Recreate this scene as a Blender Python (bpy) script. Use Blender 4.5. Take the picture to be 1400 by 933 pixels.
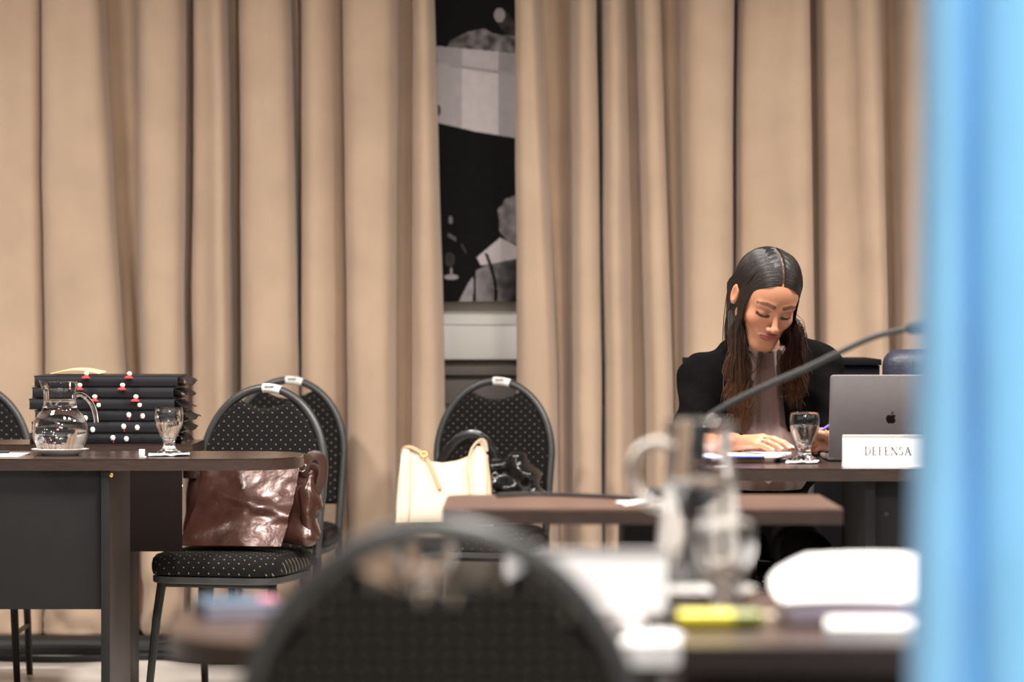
import bpy, bmesh, math, random
import numpy as np
from mathutils import Vector, Matrix, noise as mnoise

for o in list(bpy.data.objects): bpy.data.objects.remove(o)
SC = bpy.context.scene
COL = SC.collection
rnd = random.Random(7)

# ------------------------------------------------------------------ camera
F, H, HOR = 4500.0, 1.118, 428.0      # focal length in pixels, camera height, horizon row
def W(px, py, D):                     # a point seen at pixel (px, py) that stands D metres away
    return Vector(((px-700)/F*D, D, H-(py-HOR)/F*D))
cam_d = bpy.data.cameras.new('camera')
cam = bpy.data.objects.new('camera', cam_d); COL.objects.link(cam)
cam_d.sensor_width = 36.0; cam_d.lens = 36.0*F/1400.0
cam.location = (0, 0, H)
cam.rotation_euler = (math.pi/2-math.atan((466.5-HOR)/F), 0, 0)
cam_d.clip_start = .05; cam_d.clip_end = 60
cam_d.dof.use_dof = True; cam_d.dof.focus_distance = 8.75; cam_d.dof.aperture_fstop = 3.1
SC.camera = cam

# ------------------------------------------------------------------ world, lamps, exposure
wd = bpy.data.worlds.new('room_light'); SC.world = wd; wd.use_nodes = True
bg = wd.node_tree.nodes['Background']
bg.inputs[0].default_value = (1.0, .90, .80, 1); bg.inputs[1].default_value = .12
def lamp(x, y, z, size, power, col=(1, .945, .885), tilt=0, rz=0, spread=180):
    l = bpy.data.lights.new('ceiling_or_fill_lamp', 'AREA'); l.shape = 'SQUARE'; l.size = size
    l.energy = power; l.color = col; l.spread = math.radians(spread)
    o = bpy.data.objects.new('ceiling_or_fill_lamp', l); COL.objects.link(o)
    o.location = (x, y, z); o.rotation_euler = (math.radians(tilt), 0, math.radians(rz))
for (x, y, z, s, p, t, sp) in ((-2.3, 8.3, 3.5, .5, 150, 2, 145), (-.12, 7.2, 3.5, .4, 100, 10, 150), (.85, 7.6, 3.5, .5, 70, 2, 140), (2.3, 8.3, 3.5, .5, 150, 2, 145),  # the central lamp facing the curtain gap is added to brighten the print
                        (-1.2, 4.6, 3.5, .6, 50, 5, 150), (.5, 3.9, 3.5, .6, 150, 0, 150), (-.3, .9, 3.1, .8, 22, 30, 130), (1.0, .6, 3.0, .8, 60, 30, 130)):  # last pair: fill added above the camera to brighten flag and name card
    lamp(x, y, z, s, p, tilt=t, spread=sp)
SC.view_settings.view_transform = 'Standard'; SC.view_settings.look = 'None'
SC.view_settings.gamma = 1.0; SC.view_settings.use_curve_mapping = False
SC.view_settings.exposure = 0.0

# ------------------------------------------------------------------ materials
def lin(c):
    c = np.asarray(c, float)/255.0
    return np.where(c <= .04045, c/12.92, ((c+.055)/1.055)**2.4)
def rgb(r, g, b): return tuple(lin((r, g, b)))+(1.0,)
MATS = {}
def mat(name, col, rough=.5, metal=0, noise=0, nscale=20, bump=0, bscale=60, coat=0, sheen=0, trans=0, ior=1.45,
        spec=.5, attr=None, col2=None, stretch=None, sss=0, detail=4):
    m = bpy.data.materials.new(name); m.use_nodes = True
    nt = m.node_tree; b = nt.nodes['Principled BSDF']
    b.inputs['Base Color'].default_value = col; b.inputs['Roughness'].default_value = rough
    b.inputs['Metallic'].default_value = metal; b.inputs['IOR'].default_value = ior
    b.inputs['Specular IOR Level'].default_value = spec
    b.inputs['Coat Weight'].default_value = coat; b.inputs['Coat Roughness'].default_value = .15
    b.inputs['Sheen Weight'].default_value = sheen
    b.inputs['Transmission Weight'].default_value = trans
    if sss:
        b.inputs['Subsurface Weight'].default_value = sss
        b.inputs['Subsurface Radius'].default_value = (.012, .005, .003); b.inputs['Subsurface Scale'].default_value = 1
    src = None
    if attr:
        a = nt.nodes.new('ShaderNodeAttribute'); a.attribute_name = attr; src = a.outputs['Color']
    tc = nt.nodes.new('ShaderNodeTexCoord'); vec = tc.outputs['Object']
    if stretch:
        mp = nt.nodes.new('ShaderNodeMapping'); mp.inputs['Scale'].default_value = stretch
        nt.links.new(vec, mp.inputs['Vector']); vec = mp.outputs[0]
    if noise or col2:
        n = nt.nodes.new('ShaderNodeTexNoise'); n.inputs['Scale'].default_value = nscale; n.inputs['Detail'].default_value = detail
        nt.links.new(vec, n.inputs['Vector'])
        mx = nt.nodes.new('ShaderNodeMix'); mx.data_type = 'RGBA'
        rp = nt.nodes.new('ShaderNodeMapRange'); rp.inputs[1].default_value = .3; rp.inputs[2].default_value = .7
        nt.links.new(n.outputs['Fac'], rp.inputs[0]); nt.links.new(rp.outputs[0], mx.inputs['Factor'])
        if attr:
            mu = nt.nodes.new('ShaderNodeMix'); mu.data_type = 'RGBA'; mu.blend_type = 'MULTIPLY'; mu.inputs['Factor'].default_value = 1
            mx.inputs['A'].default_value = (1-noise,)*3+(1,); mx.inputs['B'].default_value = (1+noise*.3,)*3+(1,)
            nt.links.new(src, mu.inputs['A']); nt.links.new(mx.outputs['Result'], mu.inputs['B']); src = mu.outputs['Result']
        else:
            c2 = col2 if col2 else tuple(min(1, c*(1+noise)) for c in col[:3])+(1,)
            c1 = col if col2 else tuple(c*(1-noise) for c in col[:3])+(1,)
            mx.inputs['A'].default_value = c1; mx.inputs['B'].default_value = c2; src = mx.outputs['Result']
    if src: nt.links.new(src, b.inputs['Base Color'])
    if bump:
        n = nt.nodes.new('ShaderNodeTexNoise'); n.inputs['Scale'].default_value = bscale; n.inputs['Detail'].default_value = 5
        nt.links.new(vec, n.inputs['Vector'])
        bp = nt.nodes.new('ShaderNodeBump'); bp.inputs['Strength'].default_value = bump; bp.inputs['Distance'].default_value = .01
        nt.links.new(n.outputs['Fac'], bp.inputs['Height']); nt.links.new(bp.outputs[0], b.inputs['Normal'])
    MATS[name] = m
    return m

def dotted_fabric():
    m = mat('dotted_black_fabric', rgb(20, 19, 19), .9, bump=.35, bscale=500, spec=.2)
    nt = m.node_tree; b = nt.nodes['Principled BSDF']
    tc = nt.nodes.new('ShaderNodeTexCoord'); sp = nt.nodes.new('ShaderNodeSeparateXYZ'); nt.links.new(tc.outputs['Object'], sp.inputs[0])
    def mth(op, a, c=None):
        n = nt.nodes.new('ShaderNodeMath'); n.operation = op
        for i, v in enumerate((a, c)):
            if v is None: continue
            if isinstance(v, (int, float)): n.inputs[i].default_value = v
            else: nt.links.new(v, n.inputs[i])
        return n.outputs[0]
    u = mth('DIVIDE', sp.outputs['X'], .030); v = mth('DIVIDE', mth('ADD', sp.outputs['Y'], sp.outputs['Z']), .030)
    def cell(off):
        a = mth('SUBTRACT', mth('FRACT', mth('ADD', u, 20+off)), .5); c = mth('SUBTRACT', mth('FRACT', mth('ADD', v, 20+off)), .5)
        return mth('ADD', mth('MULTIPLY', a, a), mth('MULTIPLY', c, c))
    d = mth('LESS_THAN', mth('MINIMUM', cell(0), cell(.5)), .0032)
    mx = nt.nodes.new('ShaderNodeMix'); mx.data_type = 'RGBA'; nt.links.new(d, mx.inputs['Factor'])
    mx.inputs['A'].default_value = rgb(20, 19, 19); mx.inputs['B'].default_value = rgb(150, 138, 112)
    nt.links.new(mx.outputs['Result'], b.inputs['Base Color'])
    return m

M_curtain = mat('beige_velvet_curtain', rgb(182, 157, 135), .95, noise=.07, nscale=5, bump=.12, bscale=420, sheen=.25, spec=.1, detail=8)
M_wall = mat('off_white_wall_paint', rgb(205, 196, 186), .8, noise=.04, nscale=3)
M_trimw = mat('white_trim_paint', rgb(240, 236, 230), .6, noise=.02, nscale=5)
M_trimg = mat('grey_trim_and_shade', rgb(120, 112, 106), .7, noise=.05, nscale=6)  # also stands in for the shade of the recess under the white rail
M_floor = mat('pale_stone_floor', rgb(205, 198, 190), .35, noise=.08, nscale=2.5, detail=9)
M_print = mat('photo_print', (1, 1, 1, 1), .7, spec=.15, attr='Col', noise=.06, nscale=180)
M_canvas = mat('black_canvas_edge', rgb(30, 27, 27), .7, noise=.1)
M_fabric = dotted_fabric()
M_steel = mat('dark_grey_steel', rgb(74, 74, 74), .42, metal=.55, noise=.08, nscale=40)
M_leg = mat('black_steel', rgb(44, 43, 42), .45, metal=.4, noise=.1, nscale=40)
M_tag = mat('white_tag', rgb(225, 222, 218), .5, noise=.1, nscale=140)
M_ink = mat('black_ink', rgb(40, 38, 38), .6, noise=.05)
M_wenge = mat('dark_wenge_veneer', rgb(38, 26, 22), .24, col2=rgb(56, 40, 34), nscale=6, stretch=(3, 40, 40), coat=.25, bump=.05, bscale=30)
M_edge = mat('wenge_edge_band', rgb(40, 29, 25), .4, col2=rgb(56, 42, 36), nscale=8, stretch=(3, 30, 30))
M_walnut = mat('brown_walnut_veneer', rgb(84, 61, 51), .34, col2=rgb(108, 82, 70), nscale=6, stretch=(3, 30, 30), coat=.15)
M_fgtop = mat('satin_brown_veneer', rgb(60, 43, 36), .3, col2=rgb(80, 59, 50), nscale=6, stretch=(3, 30, 30), coat=.2)
M_panel = mat('charcoal_laminate', rgb(30, 30, 31), .75, noise=.05, nscale=30, spec=.2)
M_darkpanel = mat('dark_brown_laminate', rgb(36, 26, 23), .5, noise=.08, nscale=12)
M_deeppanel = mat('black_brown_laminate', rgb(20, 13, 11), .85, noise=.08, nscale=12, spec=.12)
M_black = mat('matt_black_board', rgb(9, 9, 11), .8, noise=.1, nscale=10, spec=.15)
M_glass = mat('clear_glass', (1, 1, 1, 1), .0, trans=1, ior=1.48)
M_water = mat('water', (.98, .99, 1, 1), .0, trans=1, ior=1.333)
M_china = mat('white_china', rgb(225, 220, 215), .25, noise=.02, coat=.3)
M_paper = mat('white_paper', rgb(240, 238, 238), .7, noise=.02, nscale=30)
M_lav = mat('lavender_page_edges', rgb(196, 188, 205), .8, noise=.12, nscale=8, stretch=(1, 1, 120))
M_navy = mat('navy_folder_cover', rgb(12, 11, 20), .5, noise=.1, nscale=20, spec=.5)
M_navyin = mat('dark_folder_inside', rgb(17, 15, 19), .6, noise=.1)
M_red = mat('red_fastener', rgb(200, 62, 62), .45, noise=.08, nscale=90)
M_bead = mat('white_bead', rgb(238, 232, 222), .3, noise=.03)
M_yellow = mat('pale_yellow_card', rgb(243, 220, 150), .6, noise=.04)
M_leather = mat('glossy_brown_leather', rgb(66, 40, 33), .30, metal=.3, noise=.2, nscale=14, bump=.1, bscale=120, coat=.3)
M_leather2 = mat('tan_brown_leather_strap', rgb(60, 37, 29), .42, noise=.15, nscale=25, bump=.1, bscale=120)
M_metal = mat('bright_nickel', rgb(215, 210, 205), .2, metal=1, noise=.03)
M_cream = mat('cream_leather', rgb(236, 216, 190), .5, noise=.04, nscale=12, bump=.05, bscale=150)
M_creamin = mat('cream_lining_tan', rgb(205, 165, 130), .6, noise=.05)
M_gold = mat('pale_gold_metal', rgb(205, 165, 100), .3, metal=1, noise=.04)
M_blackleather = mat('shiny_black_leather', rgb(22, 21, 22), .25, noise=.15, nscale=15, coat=.3, bump=.15, bscale=60)
M_suit = mat('black_suit_wool', rgb(9, 8, 8), .9, noise=.2, nscale=60, bump=.1, bscale=400, spec=.06)
M_blouse = mat('mauve_satin_blouse', rgb(112, 86, 80), .55, noise=.08, nscale=14, sheen=.2)
M_skin = mat('warm_skin', (1, 1, 1, 1), .45, attr='Col', noise=.06, nscale=60, sss=.12, spec=.4)
M_hair = mat('dark_brown_hair', (1, 1, 1, 1), .46, attr='Col', noise=.35, nscale=40, spec=.35)
M_lap = mat('space_grey_aluminium', rgb(134, 128, 129), .45, metal=.25, noise=.03, nscale=60)
M_logo = mat('black_mirror_logo', rgb(18, 17, 18), .15, metal=.2, noise=.05)
M_key = mat('black_keys', rgb(24, 24, 26), .5, noise=.05)
M_screen = mat('dark_glass_screen', rgb(20, 21, 25), .1, noise=.05)
M_letter = mat('grey_print_ink', rgb(66, 64, 64), .6, noise=.05)
M_acryl = mat('white_acrylic', rgb(235, 232, 230), .2, noise=.02, coat=.4)
M_rubber = mat('black_rubber', rgb(26, 26, 27), .6, noise=.1)
M_blue = mat('sky_blue_flag_cloth', rgb(152, 214, 246), .75, noise=.04, nscale=8, bump=.15, bscale=350, sheen=.3)
def translucent(m, k):
    nt = m.node_tree; b = nt.nodes['Principled BSDF']; tr = nt.nodes.new('ShaderNodeBsdfTranslucent'); mx = nt.nodes.new('ShaderNodeMixShader')
    mx.inputs[0].default_value = k; l = b.inputs['Base Color'].links
    if l: nt.links.new(l[0].from_socket, tr.inputs['Color'])
    nt.links.new(b.outputs[0], mx.inputs[1]); nt.links.new(tr.outputs[0], mx.inputs[2]); nt.links.new(mx.outputs[0], nt.nodes['Material Output'].inputs['Surface'])
translucent(M_blue, .35)
M_white = mat('white_flag_cloth', rgb(232, 232, 236), .75, noise=.04, nscale=8)
M_wood = mat('varnished_pole_wood', rgb(120, 80, 45), .3, noise=.15, nscale=10, stretch=(10, 10, 1))
M_navyleather = mat('navy_leather', rgb(44, 44, 58), .45, noise=.12, nscale=14, bump=.2, bscale=90)
M_hl = mat('yellow_marker_plastic', rgb(236, 222, 20), .3, noise=.04)
M_hl2 = mat('olive_marker_plastic', rgb(120, 128, 14), .3, noise=.06)
M_tan = mat('tan_wood_block', rgb(205, 160, 110), .55, noise=.1, nscale=20)
M_bluepen = mat('blue_plastic', rgb(70, 90, 190), .35, noise=.04)
M_purple = mat('purple_plastic', rgb(98, 74, 138), .35, noise=.04)
M_teal = mat('slate_blue_book_cover', rgb(62, 84, 104), .5, noise=.1)
M_pink = mat('pink_paper', rgb(206, 120, 140), .7, noise=.05)
M_cable = mat('black_cable', rgb(14, 14, 14), .6, noise=.1)

# ------------------------------------------------------------------ mesh helpers
class MB:
    def __init__(s): s.v = []; s.f = []; s.c = None
    def add(s, v, f):
        o = len(s.v); s.v += [tuple(p) for p in v]; s.f += [tuple(i+o for i in q) for q in f]; return s
    def box(s, x0, x1, y0, y1, z0, z1, bev=0, rot=None, seg=2):
        bm = bmesh.new(); bmesh.ops.create_cube(bm, size=1)
        for q in bm.verts:
            q.co = Vector(((x0+x1)/2+q.co.x*(x1-x0), (y0+y1)/2+q.co.y*(y1-y0), (z0+z1)/2+q.co.z*(z1-z0)))
        if bev: bmesh.ops.bevel(bm, geom=bm.edges[:], offset=bev, segments=seg, affect='EDGES', profile=.5)
        if rot is not None: bmesh.ops.transform(bm, matrix=rot, verts=bm.verts)
        bm.verts.index_update()
        s.add([q.co[:] for q in bm.verts], [[q.index for q in f.verts] for f in bm.faces]); bm.free(); return s
    def tube(s, path, r, n=10, closed=False, flat=None, up=None):
        # r: number or list; flat=(a,b): elliptic/rect section radii along (side, up)
        P = [Vector(p) for p in path]; m = len(P); rs = r if isinstance(r, (list, tuple)) else [r]*m
        T = []
        for i in range(m):
            a = P[(i-1) % m] if (closed or i > 0) else P[i]; b = P[(i+1) % m] if (closed or i < m-1) else P[i]
            T.append((b-a).normalized())
        u = Vector(up) if up is not None else Vector((0, 0, 1))
        if abs(u.dot(T[0])) > .95 and up is None: u = Vector((0, 1, 0))
        vs = []; side = T[0].cross(u).normalized()
        for i in range(m):
            side = (side-T[i]*side.dot(T[i])).normalized(); w = T[i].cross(side)
            for k in range(n):
                a = 2*math.pi*(k+.5)/n
                if flat: d = side*math.cos(a)*flat[0]*rs[i]+w*math.sin(a)*flat[1]*rs[i]
                else: d = (side*math.cos(a)+w*math.sin(a))*rs[i]
                vs.append(P[i]+d)
        fs = []
        for i in range(m if closed else m-1):
            j = (i+1) % m
            for k in range(n): fs.append((i*n+k, i*n+(k+1) % n, j*n+(k+1) % n, j*n+k))
        if not closed: fs += [tuple(range(n-1, -1, -1)), tuple((m-1)*n+k for k in range(n))]
        return s.add(vs, fs)
    def lathe(s, prof, n=40, c=(0, 0, 0)):
        # prof (r,z); r=0 ends close to a point
        vs = []; rings = []
        for (r, z) in prof:
            if r < 1e-6: rings.append([len(vs)]); vs.append((c[0], c[1], c[2]+z))
            else:
                rings.append(list(range(len(vs), len(vs)+n)))
                for k in range(n):
                    a = 2*math.pi*k/n; vs.append((c[0]+r*math.cos(a), c[1]+r*math.sin(a), c[2]+z))
        fs = []
        for a, b in zip(rings[:-1], rings[1:]):
            for k in range(n):
                k2 = (k+1) % n
                if len(a) == 1 and len(b) == 1: continue
                if len(a) == 1: fs.append((a[0], b[k2], b[k]))
                elif len(b) == 1: fs.append((a[k], a[k2], b[0]))
                else: fs.append((a[k], a[k2], b[k2], b[k]))
        return s.add(vs, fs)
    def prism(s, poly, z0, z1, bev=0, axis='z'):
        # poly in (x,y) extruded in z;  axis 'y': poly in (x,z) extruded along y
        bm = bmesh.new()
        vs = [bm.verts.new((p[0], p[1], z0) if axis == 'z' else (p[0], z0, p[1])) for p in poly]
        f = bm.faces.new(vs); r = bmesh.ops.extrude_face_region(bm, geom=[f])
        d = (0, 0, z1-z0) if axis == 'z' else (0, z1-z0, 0)
        bmesh.ops.translate(bm, vec=d, verts=[g for g in r['geom'] if isinstance(g, bmesh.types.BMVert)])
        bmesh.ops.recalc_face_normals(bm, faces=bm.faces[:])
        if bev:
            es = [e for e in bm.edges if len(e.link_faces) == 2 and e.calc_face_angle() > .9]
            bmesh.ops.bevel(bm, geom=es, offset=bev, segments=2, affect='EDGES', profile=.5)
        bmesh.ops.triangulate(bm, faces=[q for q in bm.faces if len(q.verts) > 4])
        bm.verts.index_update()
        s.add([q.co[:] for q in bm.verts], [[q.index for q in f.verts] for f in bm.faces]); bm.free(); return s
    def pad(s, outline, t, inset, fn=None):
        # cushion from an outline in (x,z): rim at y=0, inset faces at y=-t/2 and +t/2
        n = len(outline); cx = sum(p[0] for p in outline)/n; cz = sum(p[1] for p in outline)/n
        def ring(k, y):
            out = []
            for i in range(n):
                a = Vector(outline[i-1]); b = Vector(outline[i]); c = Vector(outline[(i+1) % n])
                d = (c-a); nn = Vector((-d.y, d.x)).normalized()
                if nn.dot(Vector((cx, cz))-b) < 0 and False: nn = -nn
                q = b+nn*k; out.append((q.x, y, q.y))
            return out
        rings = [ring(inset*1.7, -t/2), ring(inset, -t/2), ring(inset*.45, -t*.44), ring(inset*.1, -t*.25), ring(0, 0), ring(inset*.1, t*.25), ring(inset*.45, t*.44), ring(inset, t/2), ring(inset*1.7, t/2)]
        bm = bmesh.new(); R = [[bm.verts.new(p) for p in r] for r in rings]
        for a, b in zip(R[:-1], R[1:]):
            for i in range(n): bm.faces.new((a[i], a[(i+1) % n], b[(i+1) % n], b[i]))
        fa = bm.faces.new(R[0][::-1]); fb = bm.faces.new(R[-1])
        bmesh.ops.triangulate(bm, faces=[fa, fb]); bmesh.ops.recalc_face_normals(bm, faces=bm.faces[:])
        if fn:
            for q in bm.verts: q.co = Vector(fn(q.co))
        bm.verts.index_update()
        s.add([q.co[:] for q in bm.verts], [[q.index for q in f.verts] for f in bm.faces]); bm.free(); return s
    def grid(s, nu, nv, fn, thick=0):
        P = [[Vector(fn(i/(nu-1), j/(nv-1))) for i in range(nu)] for j in range(nv)]
        vs = [p for r in P for p in r]; idx = lambda i, j: j*nu+i
        fs = [(idx(i, j), idx(i+1, j), idx(i+1, j+1), idx(i, j+1)) for j in range(nv-1) for i in range(nu-1)]
        if thick:
            N = []
            for j in range(nv):
                for i in range(nu):
                    a = P[j][min(i+1, nu-1)]-P[j][max(i-1, 0)]; b = P[min(j+1, nv-1)][i]-P[max(j-1, 0)][i]
                    N.append(a.cross(b).normalized())
            m = len(vs); vs = vs+[v-N[k]*thick for k, v in enumerate(vs)]
            fs += [tuple(q+m for q in reversed(f)) for f in fs[:]]
            B = [idx(i, 0) for i in range(nu)]+[idx(nu-1, j) for j in range(1, nv)]+[idx(i, nv-1) for i in range(nu-2, -1, -1)]+[idx(0, j) for j in range(nv-2, 0, -1)]
            for k in range(len(B)):
                a, b = B[k], B[(k+1) % len(B)]; fs.append((b, a, a+m, b+m))
        return s.add(vs, fs)
    def xform(s, M): s.v = [tuple(M @ Vector(p)) for p in s.v]; return s

def mesh_of(mb, name, smooth=35):
    me = bpy.data.meshes.new(name); me.from_pydata(mb.v, [], mb.f); me.update()
    if smooth:
        me.polygons.foreach_set('use_smooth', [True]*len(me.polygons))
        me.set_sharp_from_angle(angle=math.radians(smooth))
    if mb.c is not None:
        at = me.color_attributes.new('Col', 'FLOAT_COLOR', 'POINT')
        at.data.foreach_set('color', np.asarray(mb.c, np.float32).ravel())
    return me
def thing(name, label, cat, loc=(0, 0, 0), rz=0, group=None):
    o = bpy.data.objects.new(name, None); COL.objects.link(o); o.empty_display_size = .05
    o.location = loc; o.rotation_euler = (0, 0, rz); o['label'] = label; o['category'] = cat
    if group: o['group'] = group
    return o
def part(name, mb, m, parent=None, world=False, smooth=35, label=None):
    if world and parent is not None:
        mb.xform((Matrix.Translation(parent.location) @ parent.rotation_euler.to_matrix().to_4x4()).inverted())
    o = bpy.data.objects.new(name, mesh_of(mb, name, smooth)); COL.objects.link(o)
    o.data.materials.append(m)
    if parent is not None: o.parent = parent
    if label: o['label'] = label
    return o
def single(name, mb, m, label, cat, group=None, smooth=35, loc=None):
    if loc is not None: mb.xform(Matrix.Translation(-Vector(loc)))
    o = part(name, mb, m, None, smooth=smooth); o['label'] = label; o['category'] = cat
    if loc is not None: o.location = loc
    if group: o['group'] = group
    return o
def struct(name, mb, m, smooth=35, parent=None):
    o = part(name, mb, m, parent, smooth=smooth)
    if parent is None: o['kind'] = 'structure'
    return o
def copy_tree(root, loc, rz, label):
    r = root.copy(); COL.objects.link(r); r.location = loc; r.rotation_euler = (0, 0, rz); r['label'] = label
    for ch in root.children:
        c = ch.copy(); COL.objects.link(c); c.parent = r
        for g in ch.children:
            d = g.copy(); COL.objects.link(d); d.parent = c
    return r
def chaikin(P, k=2):
    P = [np.array(p, float) for p in P]
    for _ in range(k):
        Q = [P[0]]
        for a, b in zip(P[:-1], P[1:]): Q += [a*.75+b*.25, a*.25+b*.75]
        Q.append(P[-1]); P = Q
    return P
def spline(P, n):
    # Catmull-Rom through points
    P = [np.array(p, float) for p in P]; P = [2*P[0]-P[1]]+P+[2*P[-1]-P[-2]]; out = []; m = len(P)-3
    for k in range(n):
        t = k/(n-1)*m; i = min(int(t), m-1); t -= i
        a, b, c, d = P[i:i+4]
        out.append(.5*((2*b)+(-a+c)*t+(2*a-5*b+4*c-d)*t*t+(-a+3*b-3*c+d)*t**3))
    return out
def fbm(x, y, z, o=3):
    return mnoise.fractal(Vector((x, y, z)), 1.0, 2.0, o)

# ------------------------------------------------------------------ signed distance modelling (bodies, bags)
def surfnets(f, lo, hi, h):
    lo = np.array(lo, float); hi = np.array(hi, float); n = np.ceil((hi-lo)/h).astype(int)+1
    ax = [lo[i]+h*np.arange(n[i]) for i in range(3)]
    X, Y, Z = np.meshgrid(*ax, indexing='ij')
    V = f(X.astype(np.float32), Y.astype(np.float32), Z.astype(np.float32)); I = V < 0
    nc = n-1; cnt = np.zeros(nc, np.int32); pos = np.zeros(tuple(nc)+(3,), np.float32)
    for a in range(3):
        b, c = [q for q in range(3) if q != a]
        for ob in (0, 1):
            for oc in (0, 1):
                s0 = [None]*3; s1 = [None]*3
                s0[a] = slice(0, nc[a]); s1[a] = slice(1, nc[a]+1)
                s0[b] = s1[b] = slice(ob, ob+nc[b]); s0[c] = s1[c] = slice(oc, oc+nc[c])
                v0 = V[tuple(s0)]; v1 = V[tuple(s1)]; cr = (v0 < 0) != (v1 < 0)
                t = np.where(cr, v0/np.where(cr, v0-v1, 1), 0)
                cnt += cr; pos[..., a] += t*cr; pos[..., b] += ob*cr; pos[..., c] += oc*cr
    act = cnt > 0; idx = -np.ones(nc, np.int64); idx[act] = np.arange(act.sum())
    ijk = np.argwhere(act); vs = lo+h*(ijk+pos[act]/cnt[act][:, None])
    faces = []
    for a in range(3):
        b, c = (a+1) % 3, (a+2) % 3
        s0 = [slice(None)]*3; s1 = [slice(None)]*3; s0[a] = slice(0, -1); s1[a] = slice(1, None)
        cr = I[tuple(s0)] != I[tuple(s1)]; sgn = I[tuple(s0)]
        e = np.argwhere(cr); e = e[(e[:, b] > 0) & (e[:, c] > 0) & (e[:, b] < n[b]-1) & (e[:, c] < n[c]-1)]
        def cid(db, dc):
            q = e.copy(); q[:, b] += db; q[:, c] += dc; return idx[q[:, 0], q[:, 1], q[:, 2]]
        q = np.stack([cid(-1, -1), cid(0, -1), cid(0, 0), cid(-1, 0)], 1)
        fl = sgn[e[:, 0], e[:, 1], e[:, 2]]; q[~fl] = q[~fl][:, ::-1]; faces.append(q)
    fa = np.concatenate(faces); fa = fa[(fa >= 0).all(1)]
    return vs, fa
def sd_ell(P, c, r):
    x, y, z = [(P[i]-c[i]) for i in range(3)]
    k0 = np.sqrt((x/r[0])**2+(y/r[1])**2+(z/r[2])**2); k1 = np.sqrt((x/r[0]**2)**2+(y/r[1]**2)**2+(z/r[2]**2)**2)+1e-6
    return k0*(k0-1)/k1
def sd_cap(P, a, b, ra, rb=None):
    rb = ra if rb is None else rb
    a = np.array(a, float); b = np.array(b, float); d = b-a; L = float(d@d)+1e-12
    x, y, z = P[0]-a[0], P[1]-a[1], P[2]-a[2]
    t = np.clip((x*d[0]+y*d[1]+z*d[2])/L, 0, 1)
    return np.sqrt((x-t*d[0])**2+(y-t*d[1])**2+(z-t*d[2])**2)-(ra+t*(rb-ra))
def sd_box(P, c, b, r):
    q = [np.abs(P[i]-c[i])-(b[i]-r) for i in range(3)]
    return np.sqrt(np.maximum(q[0], 0)**2+np.maximum(q[1], 0)**2+np.maximum(q[2], 0)**2)+np.minimum(np.maximum(q[0], np.maximum(q[1], q[2])), 0)-r
def smin(a, b, k):
    h = np.clip(.5+.5*(b-a)/k, 0, 1); return b+(a-b)*h-k*h*(1-h)
def smax(a, b, k): return -smin(-a, -b, k)
def mb_from(vs, fa):
    m = MB(); m.v = [tuple(p) for p in vs.tolist()]; m.f = [tuple(q) for q in fa.tolist()]; return m

# ================================================================== THE SETTING
struct('floor', MB().box(-5, 5, -1, 11.62, -.1, 0), M_floor, smooth=0)
struct('wall_back', MB().box(-5, 5, 11.5, 11.7, 0, 3.4), M_wall, smooth=0)
yw = 11.5
# rails and mouldings seen in the gap between the curtains
struct('trim_1', MB().box(-5, 5, yw-.10, yw, .955, 1.075, .008).box(-5, 5, yw-.07, yw, 1.075, 1.115, .012), M_trimw)
struct('trim_2', MB().box(-5, 5, yw-.06, yw, .90, .952, .006).box(-5, 5, yw-.03, yw, .80, .90, .004), M_trimg)  # recess shade below the rail, put in as grey colour
struct('baseboard_back', MB().box(-5, 5, yw-.02, yw, 0, .12, .004), M_trimg)

# ------------------------------------------------------------------ curtains
DC = 11.12
def curtain(pts, label, seed):
    pts = [(p[0], p[1], p[2]) for p in pts]
    C = chaikin(pts, 3)
    zt, zb, nz = 2.75, .035, 76
    # hem and wrinkles
    rows = []
    for j in range(nz):
        t = j/(nz-1); z = zb+(zt-zb)*(t**1.25)
        py = HOR+(H-z)/DC*F; q = py/520.0
        q = max(-.9, min(q, 1.0+.12*math.tanh((q-1)*2))) if q > 1 else max(-.9, q)
        row = []
        for (a, b, d) in C:
            px = a+(b-a)*q; x = (px-700)/F*DC
            low = max(0, 1-(z-zb)/.55)
            nn = fbm(x*3+seed, z*1.1, seed)*.016+fbm(x*9, z*2.2, seed+5)*.005
            cr = fbm(x*7+seed, z*6, 3.1)*.035*low**2+fbm(x*14, z*14, 7.7)*.014*low
            dd = 1.5*d*(1.0-.15*low)+nn+cr
            row.append((x+nn*.3+cr*.4, DC+dd, z))
        rows.append(row)
    n = len(C); m = MB()
    vs = [p for r in rows for p in r]
    fs = [(j*n+i, j*n+i+1, (j+1)*n+i+1, (j+1)*n+i) for j in range(nz-1) for i in range(n-1)]
    m.add(vs, fs)
    o = single('curtain', m, M_curtain, label, 'curtain', smooth=0)
    o.data.polygons.foreach_set('use_smooth', [True]*len(o.data.polygons))
    s = o.modifiers.new('thickness', 'SOLIDIFY'); s.thickness = .004; s.offset = 1
    return o
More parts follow.
